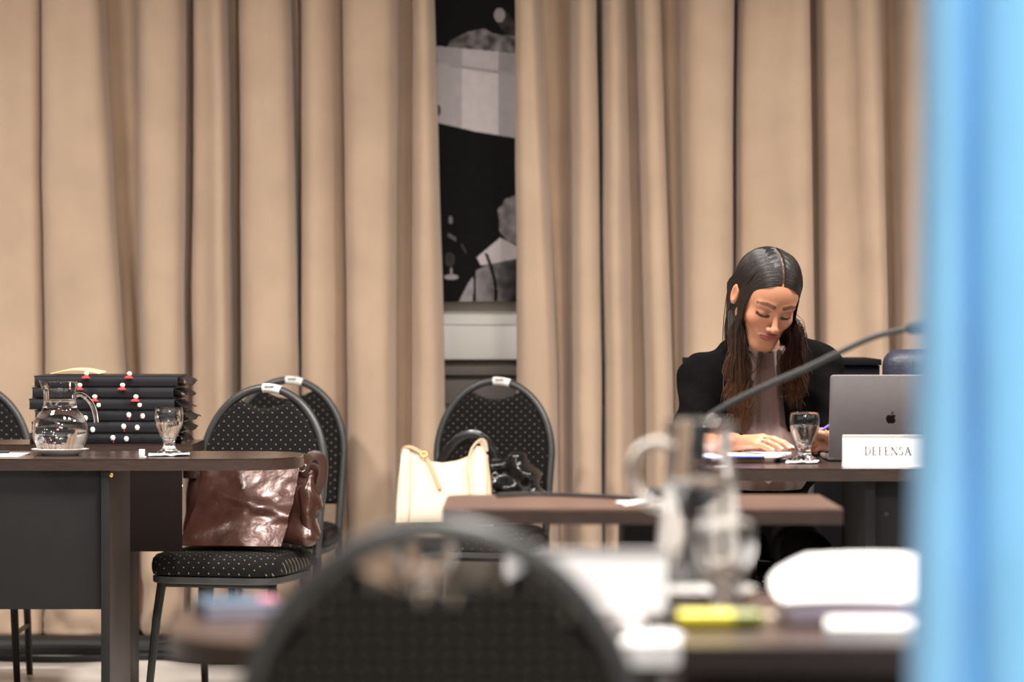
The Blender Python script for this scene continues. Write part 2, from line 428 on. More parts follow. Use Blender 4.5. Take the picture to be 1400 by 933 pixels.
LC = [(-330, -330, .05), (-300, -300, -.05), (-250, -250, -.06), (-225, -225, .05), (-200, -200, .05), (-180, -180, -.06), (-130, -130, -.06), (-110, -110, .05), (-80, -80, .05),
      (-60, -60, .05), (-35, -32, -.05), (0, 5, -.05), (30, 32, -.035), (53, 57, -.03), (58, 62, .03), (57, 61, .055), (60, 65, -.02), (70, 76, -.06), (110, 122, -.07), (134, 163, -.065),
      (142, 173, -.02), (137, 165, .055), (150, 172, .075), (170, 183, .07), (186, 193, .04), (190, 196, -.02), (198, 203, -.06), (225, 225, -.072), (246, 244, -.06),
      (253, 251, -.02), (249, 247, .06), (257, 254, .08), (264, 261, .03), (267, 265, -.01), (280, 285, -.025), (298, 304, -.06), (308, 315, -.035), (307, 315, .05), (316, 322, .08),
      (326, 330, .05), (327, 331, -.01), (336, 340, -.06), (362, 368, -.072), (388, 401, -.06), (397, 410, -.01), (394, 406, .06), (404, 411, .09), (413, 412, .05),
      (414, 413, -.01), (426, 427, -.05), (445, 447, -.04), (460, 466, .0), (469, 476, .045), (470, 478, -.02), (480, 487, -.06), (505, 508, -.07), (530, 530, -.06), (540, 537, -.03),
      (545, 541, .02), (555, 552, .045), (565, 564, .06), (565, 566, -.01), (573, 577, -.055), (585, 597, -.055), (593, 607, -.01), (592, 606, .06)]
RC1 = [(711, 711, .06), (704, 706, 0), (708, 712, -.05), (720, 735, -.06), (729, 752, -.055), (734, 759, 0), (742, 761, .045), (758, 768, .035), (770, 774, .06), (777, 778, .08), (784, 784, .04),
       (784, 784, -.02), (793, 793, -.06), (806, 812, -.055), (815, 822, -.02), (814, 822, .07)]
RC2 = [(830, 833, .09), (824, 827, .05), (825, 828, -.03), (834, 838, -.06), (846, 850, -.055), (854, 860, 0), (864, 875, .03), (871, 885, .055), (872, 885, -.01), (878, 893, -.055), (892, 908, -.06),
       (901, 919, -.03), (901, 919, .03), (915, 926, .065), (931, 935, .045), (934, 938, -.02), (943, 946, -.06), (968, 970, -.072), (993, 990, -.06), (1003, 1000, -.01), (1000, 997, .06), (1006, 1002, .08),
       (1011, 1006, .04), (1012, 1007, -.02), (1025, 1025, -.04), (1060, 1060, -.05), (1092, 1098, -.07), (1105, 1112, -.03), (1104, 1113, .05), (1114, 1121, .075), (1122, 1127, .04), (1123, 1127, -.01),
       (1140, 1145, -.02), (1160, 1172, -.03), (1172, 1190, -.06), (1190, 1206, -.065), (1200, 1215, -.02), (1202, 1217, .05), (1216, 1224, .07), (1229, 1231, .04), (1230, 1233, -.03), (1250, 1250, -.06),
       (1290, 1290, -.06), (1310, 1310, .05), (1340, 1340, .06), (1355, 1355, -.05), (1410, 1410, -.06), (1430, 1430, .05), (1460, 1460, .05), (1480, 1480, -.06), (1550, 1550, -.06), (1570, 1570, .05), (1620, 1620, -.05), (1680, 1680, .05)]
curtain(LC, 'long beige velvet curtain hanging left of the framed black-and-white photo', 1.3)
curtain(RC1, 'narrow beige velvet curtain strip directly right of the black-and-white photo', 4.1)
curtain(RC2, 'wide beige velvet curtain hanging behind the seated woman', 8.8)

# ------------------------------------------------------------------ picture on the wall (flat print)
def inpoly(x, y, P):
    c = np.zeros(x.shape, bool); n = len(P)
    for i in range(n):
        (x0, y0), (x1, y1) = P[i], P[(i+1) % n]
        if y0 == y1: continue
        c ^= ((y0 > y) != (y1 > y)) & (x < (x1-x0)*(y-y0)/(y1-y0)+x0)
    return c
def picture():
    D = 11.44
    x0, x1, y0, y1 = 520, 780, -150, 413; nx, ny = 261, 564
    X, Y = np.meshgrid(np.linspace(x0, x1, nx), np.linspace(y0, y1, ny)); G = np.full(X.shape, 38.0)
    nz = np.array([[mnoise.noise(Vector((i*.09, j*.09, 2))) for i in range(nx)] for j in range(ny)])
    G += nz*5
    def paint(mask, v): G[mask] = (v if np.isscalar(v) else v[mask])
    paint(inpoly(X, Y, [(594, 72), (612, 64), (616, 56), (640, 44), (662, 39), (674, 46), (690, 49), (712, 42), (780, 30), (780, 80), (705, 75), (640, 70)]), 118+nz*55)
    paint(inpoly(X, Y, [(676, 18), (690, 13), (712, 36), (790, 20), (790, 46), (705, 50), (690, 48), (682, 34)]), 74+nz*25)
    paint(((X-683)/7.5)**2+((Y-21)/10)**2 < 1, 168+nz*20)
    pap = inpoly(X, Y, [(560, 60), (594, 63), (705, 73), (780, 78), (780, 202), (705, 189), (650, 180), (594, 167), (560, 160)])
    base = np.where(X < 632, 198, np.where(X < 682, 226, 186))-np.clip((90+(X-618)*.14-Y), 0, 1)*18
    line = np.abs(Y-(90+(X-618)*.14)) < 2.2
    paint(pap, base+nz*8); paint(pap & line & (X > 615), 178+0*X)
    paint(((X-598)/5)**2+((Y-151)/8)**2 < 1, 90.0)
    paint(((X-594)/4)**2+((Y-85)/8)**2 < 1, 130.0)
    paint(inpoly(X, Y, [(627, 413), (640, 388), (652, 370), (672, 360), (705, 353), (780, 345), (780, 413)]), np.clip(172-(X-640)*1.55, 50, 178)+nz*30)
    paint(((X-708)/27)**2+((Y-300)/34)**2 < 1+nz*.25, 132+nz*40)
    paint(inpoly(X, Y, [(652, 352), (684, 325), (705, 336), (740, 345), (740, 350), (705, 354), (672, 361), (657, 363)]), np.where(X > 684, 196, 216)+nz*6)
    paint((np.abs(X-(649+0*Y)+((Y-392)/20)**2*.8) < 1.8) & (Y > 372), 26.0)
    xr = 664+14*np.sin(np.clip((Y-345)/70, 0, 1)*1.9)
    paint((np.abs(X-xr) < 2.2) & (Y > 346), 24.0)
    paint(((X-615)/7)**2+((Y-355)/10)**2 < 1, 82+nz*20)
    paint(((X-617)/10)**2+((Y-379)/3.5)**2 < 1, 180.0); paint((np.abs(X-617) < 2) & (Y > 366) & (Y < 380), 170.0)
    paint(((X-616)/3)**2+((Y-301)/6)**2 < 1, 150+nz*60)
    paint((np.abs((Y-322)-(X-614)*.6) < 3) & (np.abs(X-618) < 6), 110.0)
    paint((np.abs((Y-340)-(X-634)*1.7) < 2.5) & (np.abs(X-634) < 4), 90.0)
    G = np.clip(np.where(G < 110, G*(.45+.55*G/110), G*1.06), 4, 242)
    C = np.stack([lin(G*1.0), lin(G*.955), lin(G*.965), np.ones_like(G)], -1).reshape(-1, 4)
    t = thing('wall_picture', 'black-and-white photo print of a hand and papers hanging between the curtains', 'picture', W((x0+x1)/2, y1, D))
    m = MB(); m.v = [tuple(W(a, b, D)) for a, b in zip(X.ravel(), Y.ravel())]
    m.f = [(j*nx+i, (j+1)*nx+i, (j+1)*nx+i+1, j*nx+i+1) for j in range(ny-1) for i in range(nx-1)]; m.c = C
    part('print', m, M_print, t, world=True, smooth=0)
    a = W(x0, y1, D); b = W(x1, y0, D)
    part('canvas', MB().box(a.x, b.x, D+.001, D+.035, a.z, b.z, .002), M_canvas, t, world=True)
picture()

# ------------------------------------------------------------------ floor cables
def cable(pts, r, label, n=60):
    m = MB().tube([Vector(p) for p in spline(pts, n)], r, 8); single('floor_cable', m, M_cable, label, 'cable', 'black cables along the foot of the curtain')
cable([(-2.6, 10.72, .018), (-1.9, 10.66, .018), (-1.5, 10.74, .018), (-1.1, 10.66, .018), (-.7, 10.72, .018), (.2, 10.68, .018), (1.8, 10.7, .018)], .018, 'thickest black cable on the floor along the curtain hem')
cable([(-2.6, 10.60, .011), (-1.8, 10.57, .011), (-1.45, 10.50, .011), (-1.15, 10.58, .011), (-.9, 10.47, .011), (-.4, 10.6, .011), (1.8, 10.6, .011)], .011, 'thin black cable snaking on the floor nearest the chairs')
single('cable_ramp', MB().prism([(10.90, 0), (10.91, .03), (10.93, .042), (10.97, .042), (10.99, .02), (10.99, 0)], -2.8, 2.2).xform(Matrix(((0, 0, 1, 0), (1, 0, 0, 0), (0, 1, 0, 0), (0, 0, 0, 1)))),
       M_rubber, 'low black rubber cable cover on the floor under the curtain hem', 'cable cover')

# ================================================================== BANQUET CHAIRS (front faces -Y, origin on the floor under the seat)
TOP, AH, HW = .8955, .24, .190       # height of the frame's centre line, arch height, half width
def lean(z): return .195+max(0, z-.42)*.13
def arch(n=33, hw=HW, top=TOP, ah=AH, z0=.40):
    P = []
    for i in range(n):
        a = math.pi*(1-i/(n-1)); x = hw*math.cos(a); z = top-ah+ah*math.sin(a); P.append((x, z))
    low = [(-hw*(.93+.07*k/5), z0+(top-ah-z0)*k/5) for k in range(5)]
    return low+P+[(-x, z) for x, z in low[::-1]]
def make_chair(label, loc, rz, tag=True):
    t = thing('banquet_chair', label, 'chair', loc, rz, 'black banquet chairs with rounded backs')
    # seat cushion
    def seat_pt(a, k):
        c, s = math.cos(a), math.sin(a); e = .38
        w = .205-.018*(s*.5+.5)
        return (w*math.copysign(abs(c)**e, c)*k, -.02+.215*math.copysign(abs(s)**e, s)*k)
    m = MB(); n = 48; prof = [(.90, .372), (.985, .376), (1.0, .39), (1.0, .405), (.985, .42), (.94, .431), (.85, .437), (.5, .442), (0, .443)]
    rings = []
    for k, z in prof:
        rings.append(len(m.v))
        for i in range(n): p = seat_pt(2*math.pi*i/n, max(k, .001)); m.v.append((p[0], p[1], z))
    for a, b in zip(rings[:-1], rings[1:]):
        for i in range(n): m.f.append((a+i, a+(i+1) % n, b+(i+1) % n, b+i))
    m.f.append(tuple(range(n-1, -1, -1)))
    part('seat', m, M_fabric, t)
    m = MB(); rings = []
    for k, z in ((.80, .352), (.97, .352), (.985, .356), (.985, .371), (.97, .3715), (.80, .3715)):
        rings.append(len(m.v))
        for i in range(n): p = seat_pt(2*math.pi*i/n, k); m.v.append((p[0], p[1], z))
    for q in range(len(rings)):
        a, b = rings[q], rings[(q+1) % len(rings)]
        for i in range(n): m.f.append((a+i, a+(i+1) % n, b+(i+1) % n, b+i))
    part('seat_frame', m, M_steel, t)
    # back frame
    path = [(x, lean(z), z) for x, z in arch()]
    part('back_frame', MB().tube(path, .0125, 12, up=(0, 1, 0)), M_steel, t)
    # padded back with the lens-shaped grip opening under the arch
    ihw = HW-.009; cut = .080; zc = TOP-.0335; zb = .49; nu, nv = 57, 34; m = MB()
    for face_ in (-1, 1):
        o0 = len(m.v)
        for jv in range(nv):
            v = .5-.5*math.cos(math.pi*jv/(nv-1))
            for iu in range(nu):
                x = ihw*math.sin((iu/(nu-1)*2-1)*math.pi/2); top = TOP-.012-(AH-.002)+(AH-.002)*math.sqrt(max(0, 1-(x/ihw)**2))
                if abs(x) < cut: top = min(top, zc-.026*(1-(x/cut)**2))
                z = zb+(top-zb)*v; e = min((ihw-abs(x))*1.0, top-z, z-zb)
                k = min(1, max(0, e)/.016); k = math.sqrt(max(0, 1-(1-k)**2))
                m.v.append((x*(.93+.07*min(1, (z-zb)/.16)), lean(z)+face_*.021*k, z))
        for jv in range(nv-1):
            for iu in range(nu-1):
                q = (o0+jv*nu+iu, o0+jv*nu+iu+1, o0+(jv+1)*nu+iu+1, o0+(jv+1)*nu+iu); m.f.append(q if face_ < 0 else q[::-1])
    part('backrest', m, M_fabric, t, smooth=60)
    for sx in (-1, 1):
        part('leg', MB().tube([(sx*.176, lean(.41), .415), (sx*.18, .20, .30), (sx*.188, .245, .0)], [.0125, .0125, .0105], 8), M_leg, t)
        part('leg', MB().tube([(sx*.165, -.165, .36), (sx*.175, -.185, .25), (sx*.188, -.225, .0)], [.0135, .0125, .010], 8), M_leg, t)
        part('stretcher', MB().tube([(sx*.180, -.200, .17), (sx*.183, .222, .155)], .0075, 8), M_leg, t)
    part('cross_bar', MB().tube([(-.176, -.17, .345), (.176, -.17, .345)], .008, 8), M_leg, t)
    if tag:
        q = [(x, lean(z), z) for x, z in arch(65) if -.012 < x < .05 and z > .8]
        g = part('tag', MB().tube(q, .0140, 12, up=(0, 1, 0)), M_tag, t)
        mk = MB()
        for i in range(5): mk.box(.0+i*.006, .0035+i*.006, lean(.9)-.0155, lean(.9)-.0135, .9-.004, .9+.003)
        part('tag_print', mk, M_ink, g)
    return t
r15 = math.radians
chairA = make_chair('black dotted banquet chair holding the brown leather bag', (-.794, 9.49, 0), r15(-15))
cC = copy_tree(chairA, (-.105, 10.49, 0), r15(-12), 'black dotted banquet chair holding the cream and black handbags')
cB = copy_tree(chairA, (-.765, 10.62, 0), r15(-6), 'black banquet chair against the curtain behind the brown leather bag chair')
cL = copy_tree(chairA, (-1.66, 9.90, 0), r15(4), 'black dotted banquet chair behind the round water jug, leftmost of all chairs')
cW = copy_tree(chairA, (.645, 8.86, 0), r15(3), 'black banquet chair that the woman in the black jacket sits on')
for ch_ in list(chairA.children):
    if ch_.name.startswith('tag'): bare = ch_
bare.parent = None
cF = copy_tree(chairA, (-.070, 3.365, 0), math.pi, 'large blurred black banquet chair in the foreground seen from behind')
bare.parent = chairA
cF.scale = (1.02, 1.02, 1.02)

# ================================================================== DESKS
def dend(x0, x1, y0, y1, end, L=.26, e=.62, rc=.015):
    # rectangular top with one softly rounded end: 'r' right or 'l' left; points (x,y)
    yc, hy = (y0+y1)/2, (y1-y0)/2; P = []
    n = 24
    for i in range(n+1):
        a = -math.pi/2+math.pi*i/n; c, s = max(0, math.cos(a)), math.sin(a)
        P.append((x1-L+L*c**e, yc+hy*math.copysign(abs(s)**e, s)))
    P = [(x0, y0)]+P+[(x0, y1)]
    if end == 'l': P = [(x0+x1-x, y) for x, y in P][::-1]
    return P
def desk_top(t, P, m=M_wenge, z=.75, th=.030):
    part('desk_top', MB().prism(P, z-.004, z, .0), m, t, world=True, smooth=20)
    part('edge_band', MB().prism(P, z-th, z-.0042, .0), M_edge, t, world=True, smooth=20)

# left front desk
t = thing('desk', 'dark brown desk with a rounded end and charcoal panel carrying the round water jug', 'desk', (-1.1, 8.52, 0))
desk_top(t, dend(-2.1, -.542, 8.29, 8.76, 'r'))
part('leg_panel', MB().box(-1.037, -1.015, 8.305, 8.745, 0, .7195, .001), M_darkpanel, t, world=True)
part('leg_edge', MB().box(-1.037, -1.015, 8.298, 8.3045, 0, .7195, .001), M_panel, t, world=True)
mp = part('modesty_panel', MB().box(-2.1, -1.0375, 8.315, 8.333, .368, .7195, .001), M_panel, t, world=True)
part('leg_panel', MB().box(-2.1, -2.078, 8.305, 8.745, 0, .7195, .001), M_darkpanel, t, world=True)
p = W(152, 650, 8.295); part('screw', MB().lathe([(0, 0), (.005, 0), (.005, .002), (.002, .003), (0, .0025)], 12).xform(Matrix.Translation(p) @ Matrix.Rotation(math.pi/2, 4, 'X')), M_gold, t, world=True)

# second desk behind it (carries the folder stack)
t = thing('desk', 'dark brown desk under the stack of navy folders', 'desk', (-1.5, 9.4, 0))
desk_top(t, [(-2.3, 9.20), (-.893, 9.20), (-.893, 9.56), (-2.3, 9.56)])
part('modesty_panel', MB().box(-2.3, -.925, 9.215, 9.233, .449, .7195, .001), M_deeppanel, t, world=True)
part('leg_panel', MB().box(-2.3, -2.278, 9.234, 9.55, 0, .7195, .001), M_darkpanel, t, world=True)
part('leg_panel', MB().box(-1.105, -1.083, 9.3, 9.55, 0, .7195, .001), M_darkpanel, t, world=True)

# the woman's desk
t = thing('desk', 'dark brown desk the woman sits at, with laptop and name card', 'desk', (1.2, 8.1, 0))
desk_top(t, dend(.40, 2.2, 7.77, 8.40, 'l', L=.34))
part('leg_panel', MB().box(.838, .862, 7.80, 8.36, 0, .7195, .001), M_panel, t, world=True)
mp = part('modesty_panel', MB().box(.8625, 2.2, 7.825, 7.843, .30, .7195, .001), M_panel, t, world=True)
p = W(1212, 703, 7.824); part('bolt', MB().lathe([(0, 0), (.006, 0), (.006, .002), (0, .003)], 14).xform(Matrix.Translation(p) @ Matrix.Rotation(math.pi/2, 4, 'X')), M_rubber, mp, world=False).matrix_parent_inverse = Matrix.Translation((-1.2, -8.1, 0))
part('leg_panel', MB().box(2.178, 2.2, 7.845, 8.36, 0, .7195, .001), M_panel, t, world=True)

# small pedestal desk in the middle
t = thing('pedestal_desk', 'small brown wooden pedestal desk between the chairs and the woman', 'desk', (.245, 6.42, 0))
P = [(.622, 6.18), (.622, 6.66)]+[(-.09+.04*math.cos(a), 6.60+.06*math.sin(a)) for a in np.linspace(math.pi/2, math.pi, 8)]+[(-.10+.032*math.cos(a), 6.21+.03*math.sin(a)) for a in np.linspace(math.pi, 1.5*math.pi, 8)]
part('desk_top', MB().prism(P, .746, .75), M_walnut, t, world=True, smooth=20)
part('edge_band', MB().prism(P, .720, .7458), M_edge, t, world=True, smooth=20)
part('pedestal', MB().box(.212, .292, 6.28, 6.58, .03, .7198, .003), M_panel, t, world=True)
part('foot', MB().box(.05, .45, 6.22, 6.64, 0, .03, .008), M_panel, t, world=True)

# foreground desk
t = thing('desk', 'blurred dark brown desk in the foreground covered with papers', 'desk', (.4, 3.97, 0))
desk_top(t, dend(-.405, 1.3, 3.63, 4.32, 'l', L=.30), M_fgtop)
part('modesty_panel', MB().box(.22, 1.3, 4.20, 4.218, .25, .7195, .001), M_darkpanel, t, world=True)
part('leg_panel', MB().box(.19, .212, 3.68, 4.27, 0, .7195, .001), M_darkpanel, t, world=True)
part('leg_panel', MB().box(1.278, 1.3, 3.68, 4.19, 0, .7195, .001), M_darkpanel, t, world=True)

# black cabinet behind the woman
t = thing('cabinet', 'low matt black cabinet standing behind the woman and the laptop', 'cabinet', (.80, 9.75, 0))
part('body', MB().box(.52, 1.064, 9.52, 9.95, .02, .966, .003), M_black, t, world=True)
part('top', MB().box(.515, 1.068, 9.51, 9.955, .9665, .984, .002), M_black, t, world=True)
part('plinth', MB().box(.54, 1.045, 9.54, 9.93, 0, .0195), M_rubber, t, world=True)

# ================================================================== GLASSWARE
def goblet(px, D, label, fill=.5, grp=True):
    loc = W(px, 0, D); loc.z = .7505
    t = thing('water_goblet', label, 'glass', loc, 0, 'stemmed water goblets')
    out = [(0, 0), (.031, 0), (.032, .002), (.030, .005), (.018, .012), (.0145, .022), (.0155, .030), (.019, .038), (.028, .056), (.0345, .074), (.037, .092), (.0365, .106), (.0345, .117), (.0338, .118)]
    inn = [(.0330, .117), (.0348, .105), (.0353, .092), (.0328, .074), (.0265, .058), (.018, .043), (.010, .037), (0, .036)]
    out = [tuple(p) for p in out[:4]]+[tuple(q) for q in spline(out[4:], 26)]
    inn = [tuple(q) for q in spline(inn, 20)]; inn[-1] = (0, inn[-1][1])
    part('goblet_glass', MB().lathe(out+inn, 48), M_glass, t, smooth=50)
    zl = .036+(.118-.036)*fill; w = [(r+.0004, z) for r, z in inn if z < zl][::-1]; w[0] = (0, w[0][1])
    rr = w[-1][0]
    part('water', MB().lathe(w+[(rr+.0006, zl), (rr-.003, zl-.0004), (0, zl-.0006)], 48), M_water, t, smooth=50)
    return t
def napkin(px, D, w, d, label, rz=.2, z=.7502, h=.003):
    c = W(px, 0, D); c.z = 0
    m = MB().grid(14, 12, lambda u, v: ((u-.5)*w, (v-.5)*d, h+.0035*fbm(u*3+px, v*3, 1)+.0025*u), .002)
    zmin = min(p[2] for p in m.v); m.v = [(p[0], p[1], p[2]-zmin) for p in m.v]
    o = single('paper_napkin', m, M_paper, label, 'napkin', 'white paper napkins on the desks'); o.location = (c.x, D, z); o.rotation_euler = (0, 0, rz); return o
def jug(profile_out, thick, n, water_z, name, label, loc, spout, handle_fn, saucer=False):
    t = thing(name, label, 'jug', loc, 0, 'glass water jugs')
    out = [tuple(q) for q in spline(profile_out, 44)]
    inn = [(max(r-thick, .001), z) for r, z in out[::-1] if z > thick*1.8]+[(0, thick*1.8)]
    m = MB().lathe([(0, 0)]+out+inn, n)
    zt = max(z for r, z in out)
    if spout:
        vs = []
        for (x, y, z) in m.v:
            a = math.atan2(y, x)-spout[0]; a = (a+math.pi) % (2*math.pi)-math.pi
            k = math.exp(-(a/.30)**2)*max(0, 1-(zt-z)/.030)**1.6
            r = math.hypot(x, y)
            if r > .01: x += math.cos(spout[0])*spout[1]*k; y += math.sin(spout[0])*spout[1]*k; z += .004*k
            vs.append((x, y, z))
        m.v = vs
    part('jug_glass', m, M_glass, t, smooth=50)
    w = [(r+.0004, z) for r, z in inn if z < water_z][::-1]; w[0] = (0, w[0][1])
    rr = w[-1][0]
    part('water', MB().lathe(w+[(rr+.0004, water_z), (rr-.004, water_z-.0006), (0, water_z-.0008)], n), M_water, t, smooth=50)
    part('handle', handle_fn(), M_glass, t, smooth=60)
    return t
# round jug on its saucer (left desk)
def saucer(px, D, label, r=.0745):
    c = W(px, 0, D)
    m = MB().lathe([(0, 0), (.046, 0), (.050, .003), (r-.004, .013), (r, .0165), (r-.003, .0175), (.052, .0065), (0, .006)], 48)
    o = single('saucer', m, M_china, label, 'saucer', 'white saucers'); o.location = (c.x, D, .7502); return o
saucer(82, 8.50, 'white china saucer under the round water jug')
c = W(82, 0, 8.50)
def h1():
    return MB().tube([Vector(p) for p in spline([(.040, 0, .148), (.052, 0, .150), (.068, 0, .142), (.083, 0, .122), (.091, 0, .098), (.0935, 0, .078)], 22)], [.0075]*4+[.0065]*14+[.006]*4, 12)
jug([(.047, .0), (.056, .008), (.068, .030), (.0725, .054), (.069, .078), (.058, .098), (.047, .110), (.0435, .122), (.0425, .140), (.0425, .162), (.045, .165), (.045, .180), (.044, .1835)], .0028, 64, .137,
    'round_jug', 'round clear glass water jug with a curved handle on a white saucer', (c.x, 8.50, .7568), (math.pi, .011), h1)
goblet(231, 8.46, 'half full water goblet on the left desk before the navy folders', .55)
napkin(231, 8.46, .105, .09, 'flat white paper napkin under the goblet on the left desk', .1)
for o in bpy.data.objects:
    if o.get('category') == 'glass': o.location.z = .7568+.0
goblet(1100, 8.05, 'half full water goblet in front of the woman\'s hands', .62).location.z = .7568
napkin(1097, 8.04, .078, .075, 'folded white paper napkin under the goblet before the woman', -.15)
# tall carafe in the foreground
c = W(957, 0, 4.20)
def h2():
    return MB().tube([Vector(p) for p in spline([(-.040, 0, .190), (-.055, .0, .196), (-.078, 0, .185), (-.086, 0, .16), (-.080, 0, .132), (-.060, .0, .116), (-.0475, 0, .112)], 26)], .0075, 12)
jug([(.050, .0), (.0565, .006), (.0580, .020), (.0555, .060), (.0510, .100), (.0465, .140), (.0430, .175), (.0420, .190), (.0435, .200), (.0440, .222), (.0425, .225)], .003, 56, .150,
    'tall_jug', 'tall blurred clear glass water jug on the foreground desk', (c.x, 4.20, .7568), None, h2)
saucer(957, 4.20, 'white china saucer under the tall foreground jug', .073)
goblet(990, 3.98, 'blurred water goblet in front of the tall foreground jug', .3)
goblet(580, 3.88, 'blurred water goblet seen through the grip of the foreground chair', .45)

# ================================================================== LEFT DESK AND FOLDERS
def sheet(name, quad, z, th, label, cat='paper', group=None, m=M_paper):
    mm = MB().prism(quad, z, z+th); cx = sum(p[0] for p in quad)/4; cy = sum(p[1] for p in quad)/4
    return single(name, mm, m, label, cat, group, loc=(cx, cy, z), smooth=20)
sheet('paper_sheets', [(-1.62, 8.33), (-1.262, 8.40), (-1.25, 8.54), (-1.6, 8.66)], .7503, .004, 'loose white sheets lying left of the round water jug')
single('pen', MB().tube([(-1.40, 8.40, .7588), (-1.36, 8.44, .7588), (-1.30, 8.50, .7588)], .0042, 8), M_ink, 'dark pen lying on the loose sheets left of the round jug', 'pen')
single('paper_slip', MB().box(-.945, -.931, 8.335, 8.345, .7503, .772, .0008).box(-.945, -.931, 8.345, 8.38, .7503, .752, .0004), M_paper, 'tiny folded white paper slip beside the goblet on the left desk', 'paper')
lays = [(-1.150, 9.385, 0.2, .41), (-1.142, 9.38, -.5, .41), (-1.136, 9.385, .6, .41), (-1.150, 9.38, .0, .41), (-1.146, 9.385, -.6, .40), (-1.140, 9.387, .4, .405)]
# from the bottom of the stack upwards; each: centre x, centre y, turn in degrees, width
hs = .031; names = ['lowest', 'second from the bottom', 'third from the bottom', 'third from the top', 'second from the top', 'topmost']
fast = [[(-.095, 1), (.03, 0)], [(-.06, 0), (.055, 0)], [(-.09, 0), (.06, 0)], [(-.02, 2), (.095, 2)], [(-.065, 2), (.055, 2)], [(-.055, 2), (.065, 2)]]
for i, (cx, cy, rz, wd_) in enumerate(lays):
    z = .7502+i*(hs+.0012)
    t = thing('folder', 'navy folder with red and white fasteners, %s in the stack' % names[i], 'folder', (cx, cy, z), r15(rz), 'stacked navy folders')
    w = wd_/2; d = .15
    part('lower_cover', MB().box(-w, w, -d, d, 0, .0025, .0008), M_navy, t)
    part('pages', MB().box(-w+.006, w-.012, -d+.006, d-.004, .0027, hs-.0052, .001), M_navyin, t)
    def cov(u, v, w=w, d=d, i=i):
        x = -w+2*w*u; y = -d+2*d*v
        return (x, y, hs-.001)
    part('upper_cover', MB().grid(20, 6, cov, .004), M_navy, t)
    # front flap and the sagging right-hand flap
    part('front_flap', MB().grid(10, 5, lambda u, v: (-w+.002+(2*w-.004)*u, -d-.002-.002*math.sin(v*3.1), .003+(hs-.007)*v), .0018), M_navy, t)
    part('side_flap', MB().grid(8, 10, lambda u, v, i=i: (w+.001+.032*u+.004*math.sin(u*5+i), -d+.01+(2*d-.05)*v, max(.004, hs-.006-.020*u**1.3+.006*math.sin(v*6+i*1.7)*u)), .0018), M_navy, t)
    for k, (fx, kind) in enumerate(fast[i]):
        y = -d-.006
        if kind == 2:
            f = part('fastener', MB().lathe([(0, 0), (.012, 0), (.0125, .003), (.008, .006), (0, .007)], 16, (fx, -d-.017, hs-.008)), M_red, t)
            part('bead', MB().lathe([(0, 0), (.005, .001), (.0075, .006), (.005, .011), (0, .0125)], 14, (fx+.002, -d-.017, hs-.0008)), M_bead, f)
            if i == 3:
                part('bead', MB().lathe([(0, 0), (.005, .001), (.0068, .006), (.005, .011), (0, .012)], 14, (fx+.012, -d-.016, hs-.024)), M_bead, f)
        elif kind == 1:
            R = Matrix.Translation((fx, y+.0005, .018)) @ Matrix.Rotation(math.pi/2, 4, 'X')
            f = part('fastener', MB().lathe([(0, 0), (.013, 0), (.0135, .003), (.009, .005), (0, .005)], 20).xform(R), M_red, t)
            part('bead', MB().lathe([(0, .0052), (.007, .0055), (.0075, .009), (.004, .012), (0, .0125)], 16).xform(R), M_bead, f)
        else:
            R = Matrix.Translation((fx, y, .017))
            part('bead', MB().lathe([(0, -.008), (.005, -.006), (.0072, 0), (.005, .006), (0, .008)], 14).xform(R), M_bead, t)
            part('bead', MB().lathe([(0, -.008), (.005, -.006), (.0070, 0), (.005, .006), (0, .008)], 14).xform(Matrix.Translation((fx+.028+.01*k, y, .008+.006*k))), M_bead, t)
            part('cord', MB().tube([(fx, y+.002, .024), (fx+.002, y, .012), (fx+.001, y, .003)], .0014, 6), M_red, t)
ztop = .7502+6*(hs+.0012)
single('yellow_envelope', MB().grid(18, 8, lambda u, v: (-1.24+.14*(u-.5), 9.42+.16*(v-.5), ztop+.0062+.011*math.sin(math.pi*u)+.002*v), .002).xform(Matrix.Translation((.06-.06, 0, -.0032))), M_yellow,
       'pale yellow bulging envelope on top of the navy folders', 'envelope')

# ================================================================== BROWN LEATHER BAG
bt = thing('messenger_bag', 'glossy brown leather messenger bag leaning on the left chair', 'bag', (-.762, 9.475, .4445), r15(-10))
def bagbody(X, Y, Z):
    P = (X, Y+(Z-.12)*-.28, Z)
    d = sd_box(P, (.012, .02, .118), (.195, .042, .114), .03)
    return d+.006*np.sin(X*38+Z*30)*np.sin(Z*26-X*14)+.004*np.sin(Z*60+X*20)
vs, fa = surfnets(bagbody, (-.21, -.12, -.01), (.23, .16, .26), .0065)
vs[:, 2] -= vs[:, 2].min()
part('body', mb_from(vs, fa), M_leather, bt, smooth=80)
def flap(u, v):
    # u across, v from top fold to the lower hem
    x = -.128+.283*u; L = .262*v
    if L < .03: a = L/.03*1.25; y = .045-.034*math.sin(a); z = .232+.010*math.cos(a)-.004
    else: q = (L-.03)/(.232); y = .010-.105*q-.035*q*q; z = .2325-.222*q
    k = v
    x += (-.022*k*k)*(1-u)*1.6-.020*k*k*u
    rid = .010*math.exp(-((v-.36-.30*u)/.07)**2)*(.3+u)+.011*math.exp(-((v-.92+.50*u)/.08)**2)*(1.1-u*.5)-.008*math.exp(-((v-.60-.12*u)/.09)**2)*(1.2-u)+.006*math.exp(-((v-.80+.1*u)/.05)**2)*u
    rid = rid*.8+.004*fbm(u*2.6, v*3, 5)+.0010*fbm(u*7, v*8, 2)
    y -= rid*min(1, v*4)*(1-.4*max(0, v-.9)/.1); y -= .006*math.sin(math.pi*u)*k
    return (x, y-.012, max(z, .003+.002*math.sin(u*9)))
fl = part('flap', MB().grid(64, 52, flap, .003), M_leather, bt, smooth=80)
